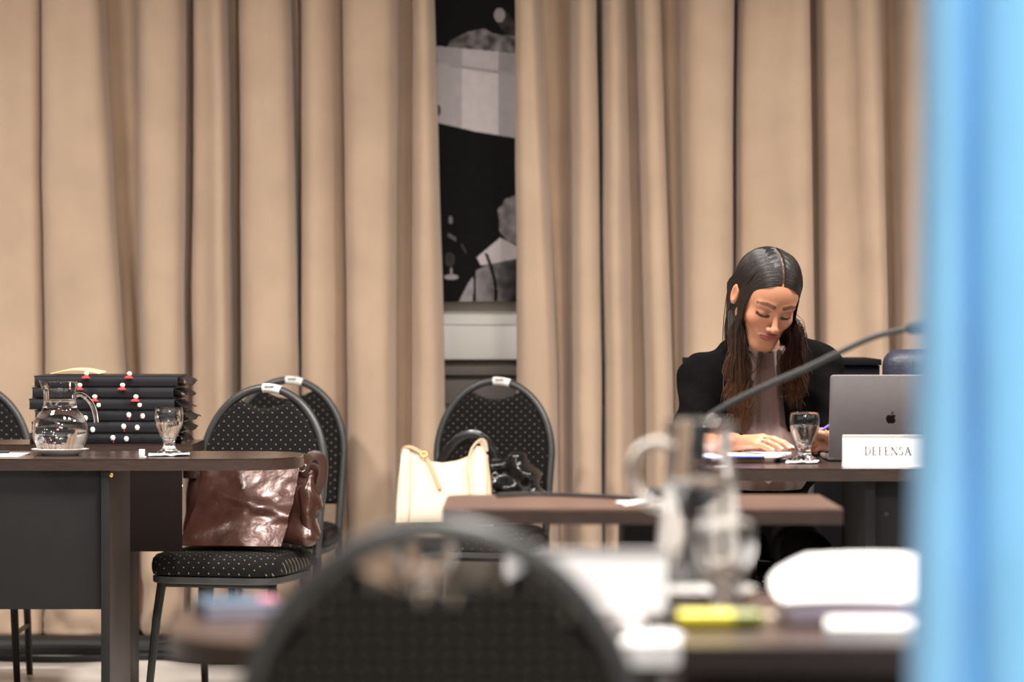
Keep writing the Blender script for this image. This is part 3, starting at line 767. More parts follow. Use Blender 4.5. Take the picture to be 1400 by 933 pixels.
for uu in (.012, .985):
    st = MB()
    for k in range(34):
        p0 = Vector(flap(uu, .12+.86*k/34)); p1 = Vector(flap(uu, .12+.86*(k+.5)/34)); off = Vector((0, -.0015, .001))
        st.tube([p0+off, p1+off], .0008, 5)
    part('stitching', st, M_leather2, fl, smooth=60)
# strap tabs, rings, shoulder strap
lt = part('strap_tab', MB().box(-.19, -.148, -.012, .0, .195, .236, .004), M_leather2, bt)
part('ring', MB().tube([(-.192+.010*math.cos(a), -.012, .232+.010*math.sin(a)) for a in np.linspace(0, 2*math.pi, 17)[:-1]], .002, 8, closed=True), M_metal, lt)
part('buckle', MB().tube([(-.192, -.02, .17), (-.207, -.02, .188), (-.203, -.022, .192), (-.187, -.022, .174)], .002, 8, closed=True), M_metal, lt)
rib = [(.165, .0, .205), (.172, -.01, .235), (.19, -.012, .262), (.212, -.004, .262), (.222, .008, .235), (.216, .012, .19), (.2, .01, .15), (.195, .012, .10)]
part('shoulder_strap', MB().tube([Vector(p) for p in spline(rib, 40)], 1, 10, flat=(.0022, .014), up=(0, -.3, 1)), M_leather2, bt, smooth=60)
part('ring', MB().tube([(.168+.012*math.cos(a), -.03+.003*math.sin(a), .232+.012*math.sin(a)) for a in np.linspace(0, 2*math.pi, 17)[:-1]], .002, 8, closed=True), M_metal, bt)
def gus(X, Y, Z):
    return sd_ell((X, Y, Z), (.185, -.005, .105), (.03, .04, .105))+.009*np.sin(Z*70+X*40)*np.cos(Y*40)
vs, fa = surfnets(gus, (.13, -.08, -.02), (.25, .07, .23), .0055)
part('gusset', mb_from(vs, fa), M_leather, bt, smooth=80)

# ================================================================== HANDBAGS ON THE CENTRE CHAIR
def zpx(py, D): return H-(py-HOR)/F*D
ct = thing('handbag', 'cream leather tote bag with gathered top on the centre chair', 'bag', (-.225, 10.40, .4445))
S = 10.40/F
def cx_(px): return (px-700)*S+.225
def cz_(py): return zpx(py, 10.40)-.4445
Ob = [(cx_(541), 0.0), (cx_(541), cz_(690)), (cx_(544), cz_(655)), (cx_(550), cz_(613)), (cx_(556), cz_(615)), (cx_(572), cz_(621)), (cx_(590), cz_(631)), (cx_(605), cz_(633)), (cx_(625), cz_(630)), (cx_(640), cz_(624)),
      (cx_(646), cz_(616)), (cx_(652), cz_(610)), (cx_(661), cz_(611)), (cx_(667), cz_(625)), (cx_(671), cz_(655)), (cx_(674), cz_(690)), (cx_(674), 0.0)]
def dens(P, k=3):
    out = []
    for a, b in zip(P, P[1:]+P[:1]):
        for i in range(k): out.append((a[0]+(b[0]-a[0])*i/k, a[1]+(b[1]-a[1])*i/k))
    return out
Ob = dens(Ob)
def cbag(cc):
    y = cc.y*(1.15-.8*max(0, cc.z)/.26)+.01*fbm(cc.x*8, cc.z*6, 2)*(1 if abs(cc.y) > .03 else 0)-.10*0
    return (cc.x, y, max(0, cc.z))
part('body', MB().pad(Ob[::-1], .13, .014, cbag), M_cream, ct, smooth=50)
# piping seams, handle loops, tie strap
for X0 in (cx_(560), cx_(665)):
    part('seam', MB().tube([(X0, -.073, .01), (X0+.003, -.063, .10), (X0+.004, -.045, .20), (X0+.004, -.028, .225)], .002, 6), M_creamin, ct)
loop = [(cx_(645), -.070, cz_(705)), (cx_(643), -.064, cz_(670)), (cx_(640), -.050, cz_(635)), (cx_(645), -.034, cz_(614)), (cx_(655), -.018, cz_(603)), (cx_(661), -.004, cz_(606)), (cx_(663), .012, cz_(618))]
part('handle', MB().tube([Vector(p) for p in spline(loop, 30)], 1, 10, flat=(.0035, .011), up=(0, 1, 0)), M_cream, ct, smooth=60)
l2 = [(cx_(549), .01, cz_(640)), (cx_(549), .004, cz_(616)), (cx_(560), -.018, cz_(611)), (cx_(574), -.030, cz_(617)), (cx_(582), -.035, cz_(622))]
hd = part('tie_strap', MB().tube([Vector(p) for p in spline(l2, 22)]+[Vector(p) for p in spline([(cx_(583), -.036, cz_(624)), (cx_(592), -.050, cz_(643)), (cx_(602), -.060, cz_(668))], 14)], 1, 8, flat=(.0025, .006), up=(0, 1, 0)), M_creamin, ct, smooth=60)
part('clasp', MB().tube([(cx_(580)+.010*math.cos(a), -.038+.004*math.sin(a), cz_(621)+.008*math.sin(a)) for a in np.linspace(0, 2*math.pi, 15)[:-1]], .0035, 8, closed=True), M_gold, hd)
part('stud', MB().lathe([(0, 0), (.004, .001), (.004, .006), (0, .008)], 10, (cx_(602), -.064, cz_(670))), M_gold, hd)

kt = thing('handbag', 'shiny black leather handbag with an arched handle behind the cream bag', 'bag', (-.03, 10.555, .4445))
S2 = 10.555/F
def kx(px): return (px-700)*S2+.03
def kz(py): return zpx(py, 10.555)-.4445
def kb(X, Y, Z):
    d = sd_box((X-.15*(Z-.1)*0, Y, Z), (kx(680), .0, .105), (.125, .055, .105), .035)
    d = smin(d, sd_ell((X, Y, Z), (kx(712), -.025, .12), (.065, .055, .10)), .03)
    fold = .010*np.sin(X*55+Z*42)+.008*np.sin(X*30-Z*75+1.0)+.006*np.sin(Z*95+X*20)
    return d+fold*np.clip((X-kx(660))/.06, 0, 1)
vs, fa = surfnets(kb, (kx(600), -.12, -.02), (kx(770), .1, .27), .0055)
vs[:, 2] = np.maximum(vs[:, 2], 0)
part('body', mb_from(vs, fa), M_blackleather, kt, smooth=80)
ha = [(kx(606), -.02, kz(632)), (kx(614), -.02, kz(617)), (kx(626), -.02, kz(602)), (kx(642), -.02, kz(595)), (kx(658), -.02, kz(599)), (kx(671), -.02, kz(613)), (kx(679), -.022, kz(632)), (kx(681), -.025, kz(648))]
part('handle', MB().tube([Vector(p) for p in spline(ha, 34)], 1, 10, flat=(.018, .006), up=(0, 1, 0)), M_blackleather, kt, smooth=60)
hb = [(kx(600), .02, kz(640)), (kx(616), .02, kz(612)), (kx(642), .02, kz(601)), (kx(668), .02, kz(617)), (kx(677), .02, kz(645))]
part('handle', MB().tube([Vector(p) for p in spline(hb, 34)], 1, 10, flat=(.018, .006), up=(0, 1, 0)), M_blackleather, kt, smooth=60)
part('zip_pull', MB().tube([(kx(731), -.03, kz(645)), (kx(735), -.035, kz(652)), (kx(736), -.035, kz(664)), (kx(734), -.03, kz(672))], .0035, 8), M_blackleather, kt)
part('ring', MB().tube([(kx(677)+.010*math.cos(a), -.055, kz(650)+.010*math.sin(a)) for a in np.linspace(0, 2*math.pi, 15)[:-1]], .0022, 8, closed=True), M_metal, kt)
part('buckle', MB().box(kx(672), kx(683), -.06, -.054, kz(672), kz(656), .002), M_metal, kt)
# ================================================================== THE WOMAN
HC = W(1048, 407, 8.45)
Rh = Matrix.Rotation(r15(15), 4, 'Z') @ Matrix.Rotation(r15(30), 4, 'X') @ Matrix.Rotation(r15(8), 4, 'Y')
MH = Matrix.Translation(HC) @ Rh; MHi = MH.inverted()
def hl(p): return MHi @ Vector(p)            # world -> head space
def mixc(C, m, c): return C*(1-m[:, None])+np.array(c)[None, :]*m[:, None]
SKIN = lin((174, 121, 93)); LIP = lin((150, 78, 72)); BROW = lin((44, 28, 22)); LASH = lin((30, 20, 18)); BLUSH = lin((198, 122, 98))
neck0 = hl(W(1044, 470, 8.56)); neck1 = hl(W(1041, 535, 8.63))
def face(X, Y, Z):
    P = (X, Y, Z); A = np.abs(X); Q = (A, Y, Z)
    d = sd_ell(P, (0, .014, .030), (.074, .090, .083))
    d = smin(d, sd_ell(P, (0, -.024, .022), (.062, .062, .058)), .03)
    d = smin(d, sd_ell(P, (0, -.026, -.040), (.058, .058, .075)), .03)
    d = smin(d, sd_cap(Q, (.048, .004, -.055), (.017, -.060, -.100), .019, .017), .028)
    d = smin(d, sd_ell(P, (0, -.068, -.101), (.023, .017, .016)), .022)
    d = smin(d, sd_ell(Q, (.040, -.054, -.030), (.020, .022, .018)), .022)
    d = smin(d, sd_cap(Q, (.016, -.083, .016), (.044, -.071, .015), .006, .006), .014)
    # sockets and closed-down lids
    d = smax(d, -sd_ell(Q, (.031, -.098, -.003), (.018, .017, .010)), .012)
    d = smin(d, sd_ell(Q, (.031, -.0735, -.004), (.0145, .0125, .0115)), .004)
    # nose
    d = smin(d, sd_cap(P, (0, -.082, .008), (0, -.104, -.034), .0055, .0085), .012)
    d = smin(d, sd_ell(P, (0, -.1055, -.038), (.0095, .0095, .0085)), .006)
    d = smin(d, sd_ell(Q, (.0115, -.094, -.042), (.007, .009, .0065)), .005)
    d = smax(d, -sd_ell(Q, (.006, -.100, -.049), (.0035, .005, .004)), .004)
    # mouth
    d = smin(d, sd_ell(P, (0, -.069, -.066), (.030, .016, .020)), .018)
    up = sd_cap(Q, (.004, -.0900, -.0615), (.026, -.0825, -.0648), .0042, .0026)
    lo = sd_cap(Q, (.0, -.0885, -.0720), (.021, -.0840, -.0680), .0056, .0034)
    d = smin(d, smin(up, lo, .0015), .004)
    d = smax(d, -sd_cap(Q, (0, -.0950, -.0668), (.024, -.085, -.0660), .0012, .0008), .002)
    d = smax(d, -sd_ell(P, (0, -.093, -.085), (.016, .005, .005)), .010)
    # ears
    ear = smax(sd_ell(Q, (.0815, .012, -.006), (.010, .018, .030)), -sd_ell(Q, (.092, .006, -.004), (.008, .010, .019)), .005)
    d = smin(d, ear, .006)
    d = smin(d, sd_cap(P, neck0, neck1, .042, .046), .03)
    return d
vs, fa = surfnets(face, (-.115, -.13, -.235), (.115, .175, .13), .0018)
Pv = vs.T; Qv = (np.abs(Pv[0]), Pv[1], Pv[2]); C = np.tile(SKIN, (len(vs), 1))
g = lambda d, w: np.clip(1-d/w, 0, 1)
C = mixc(C, .2*g(sd_ell(Qv, (.040, -.068, -.036), (.012, .012, .012)), .02), BLUSH)
upd = sd_cap(Qv, (.004, -.0900, -.0615), (.026, -.0825, -.0648), .0042, .0026); lod = sd_cap(Qv, (.0, -.0885, -.0720), (.021, -.0840, -.0680), .0056, .0034)
lx = np.abs(Pv[0])/.0265; zu = -.0572+.0022*np.exp(-(Pv[0]/.004)**2)*-1-.0055*lx**2; zl = -.0782+.0118*lx**2
C = mixc(C, .9*np.clip((zu-Pv[2])/.0014+.5, 0, 1)*np.clip((Pv[2]-zl)/.0014+.5, 0, 1)*np.clip((1-lx)*8, 0, 1)*(Pv[1] < -.07), LIP)
bd = np.minimum(sd_cap(Qv, (.014, -.091, .0205), (.034, -.085, .0240), .0022, .0020), sd_cap(Qv, (.034, -.085, .0235), (.052, -.068, .0185), .0020, .0008))
C = mixc(C, .8*g(bd-.0022, .0020), BROW)
ld = np.minimum(sd_cap(Qv, (.018, -.082, -.0105), (.031, -.086, -.0135), .0014), sd_cap(Qv, (.031, -.086, -.0135), (.047, -.074, -.0085), .0015))
C = mixc(C, .92*g(ld-.0028, .0014), LASH)
C = mixc(C, .35*g(sd_ell(Qv, (.031, -.084, .002), (.012, .004, .005))-.001, .006), lin((120, 78, 62)))
headv = np.array([tuple(MH @ Vector(p)) for p in vs]); parts_v = [headv]; parts_f = [fa]; parts_c = [C]

SL, SR = W(962, 520, 8.64), W(1116, 505, 8.64); TL_, TR_ = W(1008, 488, 8.66), W(1078, 482, 8.66); NB = W(1043, 498, 8.64)
EL, ER = W(946, 603, 8.50), W(1158, 600, 8.50)
WL, WR = W(1002, 607, 8.27), W(1142, 601, 8.28)
CH = W(1043, 545, 8.64); BE = W(1044, 625, 8.70); PE = Vector((.655, 8.80, .565))
# hands
def hand(spec, palm, wrist, fore, lo, hi):
    def f(X, Y, Z):
        P = (X, Y, Z); d = sd_cap(P, wrist, fore, .024, .030)
        d = smin(d, sd_cap(P, wrist, palm[0], .022, .017), .02)
        for q in palm[1:]: d = smin(d, sd_cap(P, palm[0], q, .016, .0112), .008)
        for chain, r in spec:
            dd = None
            for i, (a, b) in enumerate(zip(chain[:-1], chain[1:])):
                e = sd_cap(P, a, b, r*(1-.07*i), r*(1-.07*(i+1))); dd = e if dd is None else smin(dd, e, .003)
            d = smin(d, dd, .0035)
        return d
    v, fc = surfnets(f, lo, hi, .0022); return v, fc
def ch(*p, dD=0): return [W(a, b, c+dD) for a, b, c in p]
pinky = ch((1034, 608, 8.13), (1043, 610, 8.11), (1050, 613, 8.10), (1056, 616, 8.095))
ring_ = ch((1038, 603, 8.145), (1050, 605, 8.125), (1061, 610, 8.11), (1068, 615, 8.105))
midd = ch((1042, 599.5, 8.165), (1057, 601, 8.15), (1069, 607, 8.135), (1078, 613.5, 8.13))
indx = ch((1043, 599, 8.188), (1059, 601, 8.185), (1072, 606, 8.18), (1083, 613, 8.175))
thmb = ch((1016, 609, 8.24), (1032, 611, 8.225), (1048, 614, 8.215))
palmL = [W(1018, 606, 8.225), pinky[0], ring_[0], midd[0], indx[0]]
v, f_ = hand([(pinky, .0074), (ring_, .0082), (midd, .0086), (indx, .0084), (thmb, .0095)], palmL, WL, WL.lerp(EL, .35), W(985, 640, 8.05)-Vector((.03, .03, 0)), W(1100, 570, 8.36)+Vector((0, .0, 0)))
Ch = np.tile(SKIN*1.08, (len(v), 1))
for c_ in (pinky, ring_, midd, indx):
    tip = np.array(c_[-1])+np.array((.002, -.004, .006)); Ch = mixc(Ch, .8*np.clip(1-(np.linalg.norm(v-tip, axis=1)-.0045)/.002, 0, 1), lin((235, 205, 195)))
parts_v.append(v); parts_f.append(f_); parts_c.append(Ch)
dD = .07
p2 = [ch((1124, 591, 8.14), (1114, 587, 8.11), (1107, 592, 8.09), (1104, 597, 8.085), dD=dD), ch((1124, 599, 8.13), (1114, 597, 8.09), (1107, 601, 8.085), (1106, 606, 8.09), dD=dD),
      ch((1126, 606, 8.13), (1116, 606, 8.095), (1110, 610, 8.09), (1111, 614, 8.10), dD=dD), ch((1128, 612, 8.13), (1119, 613, 8.10), (1114, 616, 8.10), (1115, 619, 8.11), dD=dD)]
th2 = ch((1136, 601, 8.13), (1124, 594, 8.085), (1114, 592, 8.07), (1107, 594, 8.07), dD=dD)
palmR = [W(1137, 605, 8.225)]+[q[0] for q in p2]
v, f_ = hand([(p2[0], .0084), (p2[1], .0086), (p2[2], .0082), (p2[3], .0074), (th2, .0095)], palmR, WR, WR.lerp(ER, .35), W(1085, 640, 8.10)-Vector((0, .02, 0)), W(1185, 565, 8.36))
parts_v.append(v); parts_f.append(f_); parts_c.append(np.tile(SKIN*1.05, (len(v), 1)))
# body under the clothes
KL, KR = Vector((.555, 8.33, .50)), Vector((.745, 8.33, .50)); AL, AR = Vector((.565, 8.42, .075)), Vector((.745, 8.40, .075))
HL, HR = Vector((.575, 8.80, .53)), Vector((.735, 8.80, .53))
def torso(P, e):
    d = smin(sd_cap(P, SL, SR, .046+e, .046+e), sd_ell(P, CH, (.150+e, .096+e, .135+e)), .05)
    d = smin(d, smin(sd_cap(P, SL, TL_, .040+e, .034+e), sd_cap(P, SR, TR_, .040+e, .034+e), .02), .03)
    d = smin(d, sd_ell(P, BE, (.132+e, .098+e, .15+e)), .06)
    return smin(d, sd_cap(P, W(1043, 540, 8.605), W(1044, 476, 8.56), .056+e*.5, .052+e*.5), .03)
def arms(P, e):
    d = np.minimum(smin(sd_cap(P, SL, EL, .046+e, .037+e), sd_cap(P, EL, WL, .036+e, .025+e), .02), smin(sd_cap(P, SR, ER, .046+e, .037+e), sd_cap(P, ER, WR, .036+e, .025+e), .02))
    return d
def legs(P, e):
    d = sd_ell(P, PE, (.165+e, .12+e, .095+e))
    for a, b, c in ((HL, KL, AL), (HR, KR, AR)):
        d = smin(d, smin(sd_cap(P, a, b, .075+e, .055+e), sd_cap(P, b, c, .052+e, .036+e*1.6), .03), .04)
    return d
def feet(P, e):
    d = None
    for c in (AL, AR):
        q = smin(sd_cap(P, c, (c[0], c[1]-.01, .045), .030+e, .030+e), sd_cap(P, (c[0], c[1]+.03, .036), (c[0], c[1]-.15, .030), .030+e, .024+e), .02)
        d = q if d is None else np.minimum(d, q)
    return d
v, f_ = surfnets(lambda X, Y, Z: smin(smin(smin(torso((X, Y, Z), -.018), arms((X, Y, Z), -.008), .03), legs((X, Y, Z), -.012), .04), feet((X, Y, Z), -.006), .02), (.35, 8.10, -.01), (1.0, 9.0, 1.12), .010)
parts_v.append(v); parts_f.append(f_); parts_c.append(np.tile(SKIN, (len(v), 1)))
wt = thing('person', 'seated woman in black jacket and mauve blouse looking down writing', 'person', (.65, 8.62, 0))
off = 0; Fs = []
for v, f_ in zip(parts_v, parts_f): Fs.append(f_+off); off += len(v)
m = mb_from(np.concatenate(parts_v), np.concatenate(Fs)); cc = np.concatenate(parts_c); m.c = np.concatenate([cc, np.ones((len(cc), 1))], 1)
body = part('body', m, M_skin, wt, world=True, smooth=0); body.data.polygons.foreach_set('use_smooth', [True]*len(body.data.polygons))
# ring on the finger
a, b = ring_[0].lerp(ring_[1], .55), (ring_[1]-ring_[0]).normalized(); s_ = b.cross(Vector((0, 0, 1))).normalized(); w_ = b.cross(s_)
part('ring', MB().tube([a+(s_*math.cos(q)+w_*math.sin(q))*.0093 for q in np.linspace(0, 2*math.pi, 19)[:-1]], .0016, 8, closed=True), M_metal, wt, world=True)

# blouse: gathered at the neck
xcf = lambda Z: .648+.012*(1.0-Z)
def pleats(X, Z):
    t = np.clip((1.03-Z)/.28, 0, 1); u = (X-xcf(Z))/(.045+.055*t)
    return (.0055*np.sin(u*8.5+.6)+.003*np.sin(u*15.0+2.0+t))*(1-.35*t)
def blouse(X, Y, Z):
    P = (X, Y, Z); d = torso(P, .004)
    d = smin(d, sd_ell(P, W(1048, 632, 8.60), (.11, .10, .10)), .06)
    d = d+pleats(X, Z)*np.clip((8.64-Y)/.04, 0, 1)*np.clip((.11-np.abs(X-xcf(Z)))/.03, 0, 1)
    neck = W(1044, 476, 8.60)
    d = smax(d, (Z-(neck.z-.004))+(Y-8.52)*-.25, .004)
    return d
v, f_ = surfnets(blouse, (.44, 8.42, .655), (.86, 8.85, 1.10), .0036)
part('blouse', mb_from(v, f_), M_blouse, wt, world=True, smooth=80)
# hanging tail of the blouse below the desk edge
part('blouse_tail', MB().grid(26, 12, lambda u, v: W(1012+66*u, 640+(26-12*abs(math.sin(u*5.2))-6*u)*v, 8.50+.012*math.sin(u*17)), .003), M_blouse, wt, world=True, smooth=80)
# jacket with open front, lapels and sleeves
def jacket(X, Y, Z):
    P = (X, Y, Z)
    full = smin(torso(P, .016), arms(P, .014), .025)
    full = full+.004*np.sin(X*31+Z*47)*np.sin(Z*38-Y*29)+.0025*np.sin(Z*90+X*55)
    w = .046+.020*np.clip((1.0-Z)/.22, 0, 1); ax = np.abs(X-xcf(Z))
    cut = smax(ax-w, Y-8.62, .004)
    cutn = sd_cap(P, W(1044, 494, 8.62), W(1046, 440, 8.50), .064)       # neck hole
    d = smax(smax(full, -cut, .004), -cutn, .004)
    band = np.maximum(np.maximum(w-ax, ax-(w+.012+.045*np.clip((Z-.83)/.15, 0, 1))), np.maximum(.83-Z, Y-8.62))
    lap = np.maximum(np.maximum(full-.007, band), np.maximum(-cutn, Z-1.0))
    d = np.minimum(d, lap)
    for a, b in ((WL, EL), (WR, ER)):     # sleeves end before the wrists
        n = np.array((b-a).normalized()); c = a.lerp(b, .05); near = sd_cap(P, a, a.lerp(b, .2), .06)
        pl = -((X-c[0])*n[0]+(Y-c[1])*n[1]+(Z-c[2])*n[2])
        d = np.where(near < 0, np.maximum(d, pl), d)
    return smax(d, .60-Z, .004)
v, f_ = surfnets(jacket, (.37, 8.14, .58), (1.0, 8.88, 1.09), .0058)
part('jacket', mb_from(v, f_), M_suit, wt, world=True, smooth=80)
v, f_ = surfnets(lambda X, Y, Z: smax(legs((X, Y, Z), .008)+.004*np.sin(Z*40+X*20), .06-Z, .004), (.40, 8.15, .03), (.93, 9.02, .68), .011)
part('trousers', mb_from(v, f_), M_suit, wt, world=True, smooth=80)
for q, nm in ((AL, 'shoe'), (AR, 'shoe')):
    v, f_ = surfnets(lambda X, Y, Z: np.maximum(smin(sd_cap((X, Y, Z), (q[0], q[1]+.03, .036), (q[0], q[1]-.16, .030), .036, .028), sd_cap((X, Y, Z), (q[0], q[1]+.01, .06), (q[0], q[1]+.02, .03), .036), .02), .002-Z), (q[0]-.06, q[1]-.22, -.01), (q[0]+.06, q[1]+.1, .12), .007)
    part(nm, mb_from(v, f_), M_blackleather, wt, world=True, smooth=80)

# hair: a cap on the skull and many separate strands over it
def cap(X, Y, Z):
    P = (X, Y, Z); A = np.abs(X)
    d = sd_ell(P, (0, .020, .034), (.081, .100, .090))
    d = smin(d, sd_cap((A, Y, Z), (.058, .015, .02), (.058, .035, -.075), .020, .020), .03)
    d = smin(d, sd_cap(P, (0, .085, .02), (0, .075, -.10), .05, .045), .04)
    d = smax(d, -sd_ell(P, (0, -.100, -.056), (.056, .085, .102)), .008)
    d = smax(d, -sd_cap((A, Y, Z), (.095, .008, -.008), (.085, .008, -.012), .020, .020), .006) if False else d
    d = d+.0022*np.exp(-(X/.0035)**2)*(Y < .05)*(Z > .03)
    d = d+.0006*np.sin(Y*300+A*120)
    return d
vs, fa = surfnets(cap, (-.12, -.12, -.16), (.12, .16, .14), .003)
HD = lin((22, 15, 13)); HM = lin((46, 29, 22)); HT = lin((94, 60, 38))
cap_mb = mb_from(np.array([tuple(MH @ Vector(p)) for p in vs]), fa)
pc = np.tile(HD, (len(vs), 1)); pc = mixc(pc, .4*np.clip(1-(np.abs(vs[:, 0])-.0012)/.0022, 0, 1)*(vs[:, 1] < .03)*(vs[:, 2] > .03), lin((150, 104, 78)))
cap_mb.c = np.concatenate([pc, np.ones((len(pc), 1))], 1)
hair = part('hair', cap_mb, M_hair, wt, world=True, smooth=80)
def onskull(p, k):
    c = Vector((0, .020, .034)); d = Vector(p)-c; r = (.081+k, .100+k, .090+k)
    s = math.sqrt((d.x/r[0])**2+(d.y/r[1])**2+(d.z/r[2])**2); return c+d/s
SV = []; SF = []; SCc = []
def strand(P, r, tipcol):
    n = 30; Q = [Vector(q) for q in spline(P, n)]; o = len(SV); T0 = None
    side = None
    for i in range(n):
        T = (Q[min(i+1, n-1)]-Q[max(i-1, 0)]).normalized()
        if side is None: side = T.cross(Vector((.3, -.8, .2))).normalized()
        side = (side-T*side.dot(T)).normalized(); w = T.cross(side); t = i/(n-1)
        rr = r*(1-.75*max(0, t-.7)/.3)*(.6+.4*min(1, t*6))
        for k in range(4):
            a = k*math.pi/2; SV.append(Q[i]+(side*math.cos(a)*1.6+w*math.sin(a)*.8)*rr)
            c = HD*(1-t)+HM*t if t < .55 else HM*(1-(t-.55)/.45)+tipcol*((t-.55)/.45)
            SCc.append(c)
    for i in range(n-1):
        for k in range(4): SF.append((o+i*4+k, o+i*4+(k+1) % 4, o+(i+1)*4+(k+1) % 4, o+(i+1)*4+k))
R2 = random.Random(3)
for side in (-1, 1):
    for k in range(1050):
        u = R2.random()**.9; j = lambda s: R2.gauss(0, s)
        root = onskull((side*(.002+.002*R2.random()), -.072+.115*u, .075+.045*math.sin(min(1, u*1.1)*1.57)), .001)
        lift = .001+.004*R2.random()
        p1 = onskull((side*(.046-.008*(1-u)**4), -.066+.114*u+j(.003), .085-.022*(1-u)**4), lift)
        p2_ = onskull((side*.078, -.056+.103*u+j(.004), .026+.012*(u > .4)), lift)
        p3 = Vector((side*(.071+.006*R2.random()), (-.044+.05*u+j(.004)) if u < .42 else (.042+.05*(u-.42)+j(.004)), -.034))
        P = [MH @ root, MH @ p1, MH @ p2_, MH @ p3]
        tc = HT*(.7+.6*R2.random())
        if u < .62:      # falls in front of the shoulder
            if side < 0: q = [W(1013+j(5)-8*u, 462+j(4), 8.42+.06*u), W(1012+j(8)-6*u, 505+j(4), 8.455+.03*u), W(1010+j(9), 540+j(8), 8.475), W(1015+j(8), 552+abs(j(16)), 8.48)]
            else: q = [W(1090+j(4)+4*u, 455+j(4), 8.43+.05*u), W(1085+j(7)+3*u, 490+j(4), 8.455+.03*u), W(1087+j(8), 518+j(8), 8.475), W(1085+j(8), 528+abs(j(13)), 8.48)]
        else:            # falls down the back
            if side < 0: q = [W(1012+j(8), 470, 8.58), W(1014+j(9), 520, 8.76), W(1018+j(10), 560+j(10), 8.79)]
            else: q = [W(1080+j(8), 465, 8.58), W(1076+j(9), 515, 8.76), W(1072+j(10), 555+j(10), 8.79)]
        strand([tuple(x) for x in P+q], .0006+.0005*R2.random(), tc)
sm = MB(); sm.v = [tuple(p) for p in SV]; sm.f = SF; sc_ = np.array(SCc); sm.c = np.concatenate([sc_, np.ones((len(sc_), 1))], 1)
o = part('strands', sm, M_hair, hair, smooth=80); o.matrix_parent_inverse = Matrix.Translation((-.65, -8.62, 0))

# ================================================================== ON THE WOMAN'S DESK
zt = .7503
# laptop: hinge towards the camera, screen towards the woman
lx0, lx1 = (1133-700)/F*8.13, (1133-700)/F*8.13+.304
lt = thing('laptop', 'open grey laptop with a black logo on its lid beside the woman', 'laptop', ((lx0+lx1)/2, 8.15, zt))
part('base', MB().box(lx0, lx1, 8.145, 8.355, zt+.002, zt+.014, .004), M_lap, lt, world=True)
kb_ = MB()
for r in range(5):
    for c in range(13): kb_.box(lx0+.02+c*.0204, lx0+.037+c*.0204, 8.175+r*.020, 8.191+r*.020, zt+.0142, zt+.0155)
part('keys', kb_, M_key, lt, world=True, smooth=0)
rr = .009; LW, LH = .304, .212
pts = []
for cx2, cz2, a0 in ((LW/2-rr, LH-rr, 0), (-LW/2+rr, LH-rr, 90), (-LW/2+.003, .003, 180), (LW/2-.003, .003, 270)):
    q = rr if a0 < 180 else .003
    for k in range(7): a = r15(a0+90*k/6); pts.append((cx2+q*math.cos(a), cz2+q*math.sin(a)))
TL = Matrix.Translation(((lx0+lx1)/2, 8.140, zt+.010)) @ Matrix.Rotation(r15(15), 4, 'X')
lid = part('lid', MB().prism(pts, -.0025, .0025, .0008, axis='y').xform(TL), M_lap, lt, world=True, smooth=25)
part('screen', MB().box(-LW/2+.006, LW/2-.006, .0026, .0032, .010, LH-.006).xform(TL), M_screen, lid, world=False, smooth=0).matrix_parent_inverse = Matrix.Translation(-lt.location)
# logo on the lid: bitten round fruit outline and a leaf
ap = [(0, .155), (.06, .185), (.14, .19), (.22, .165), (.26, .13), (.205, .085), (.185, .02), (.205, -.05), (.265, -.095), (.235, -.175), (.18, -.255), (.12, -.30), (.06, -.29), (0, -.272),
      (-.06, -.29), (-.12, -.30), (-.185, -.25), (-.245, -.15), (-.275, -.03), (-.265, .07), (-.22, .145), (-.15, .185), (-.07, .18)]
apd = [tuple(p) for p in chaikin(ap+[ap[0]], 2)[:-1]]
SZ = .046
lg = MB().prism([(x*SZ, LH*.5-.004+z*SZ) for x, z in apd], -.0031, -.0026, axis='y')
leaf = [(.0, .21), (.005, .29), (.05, .355), (.13, .385), (.125, .30), (.075, .235)]
lg.prism([tuple(np.array((x*SZ, LH*.5-.004+z*SZ))) for x, z in [tuple(p) for p in chaikin(leaf+[leaf[0]], 2)[:-1]]], -.0031, -.0026, axis='y')
part('logo', lg.xform(TL), M_logo, lid, smooth=20, label='black fruit-shaped logo').matrix_parent_inverse = Matrix.Translation(-lt.location)

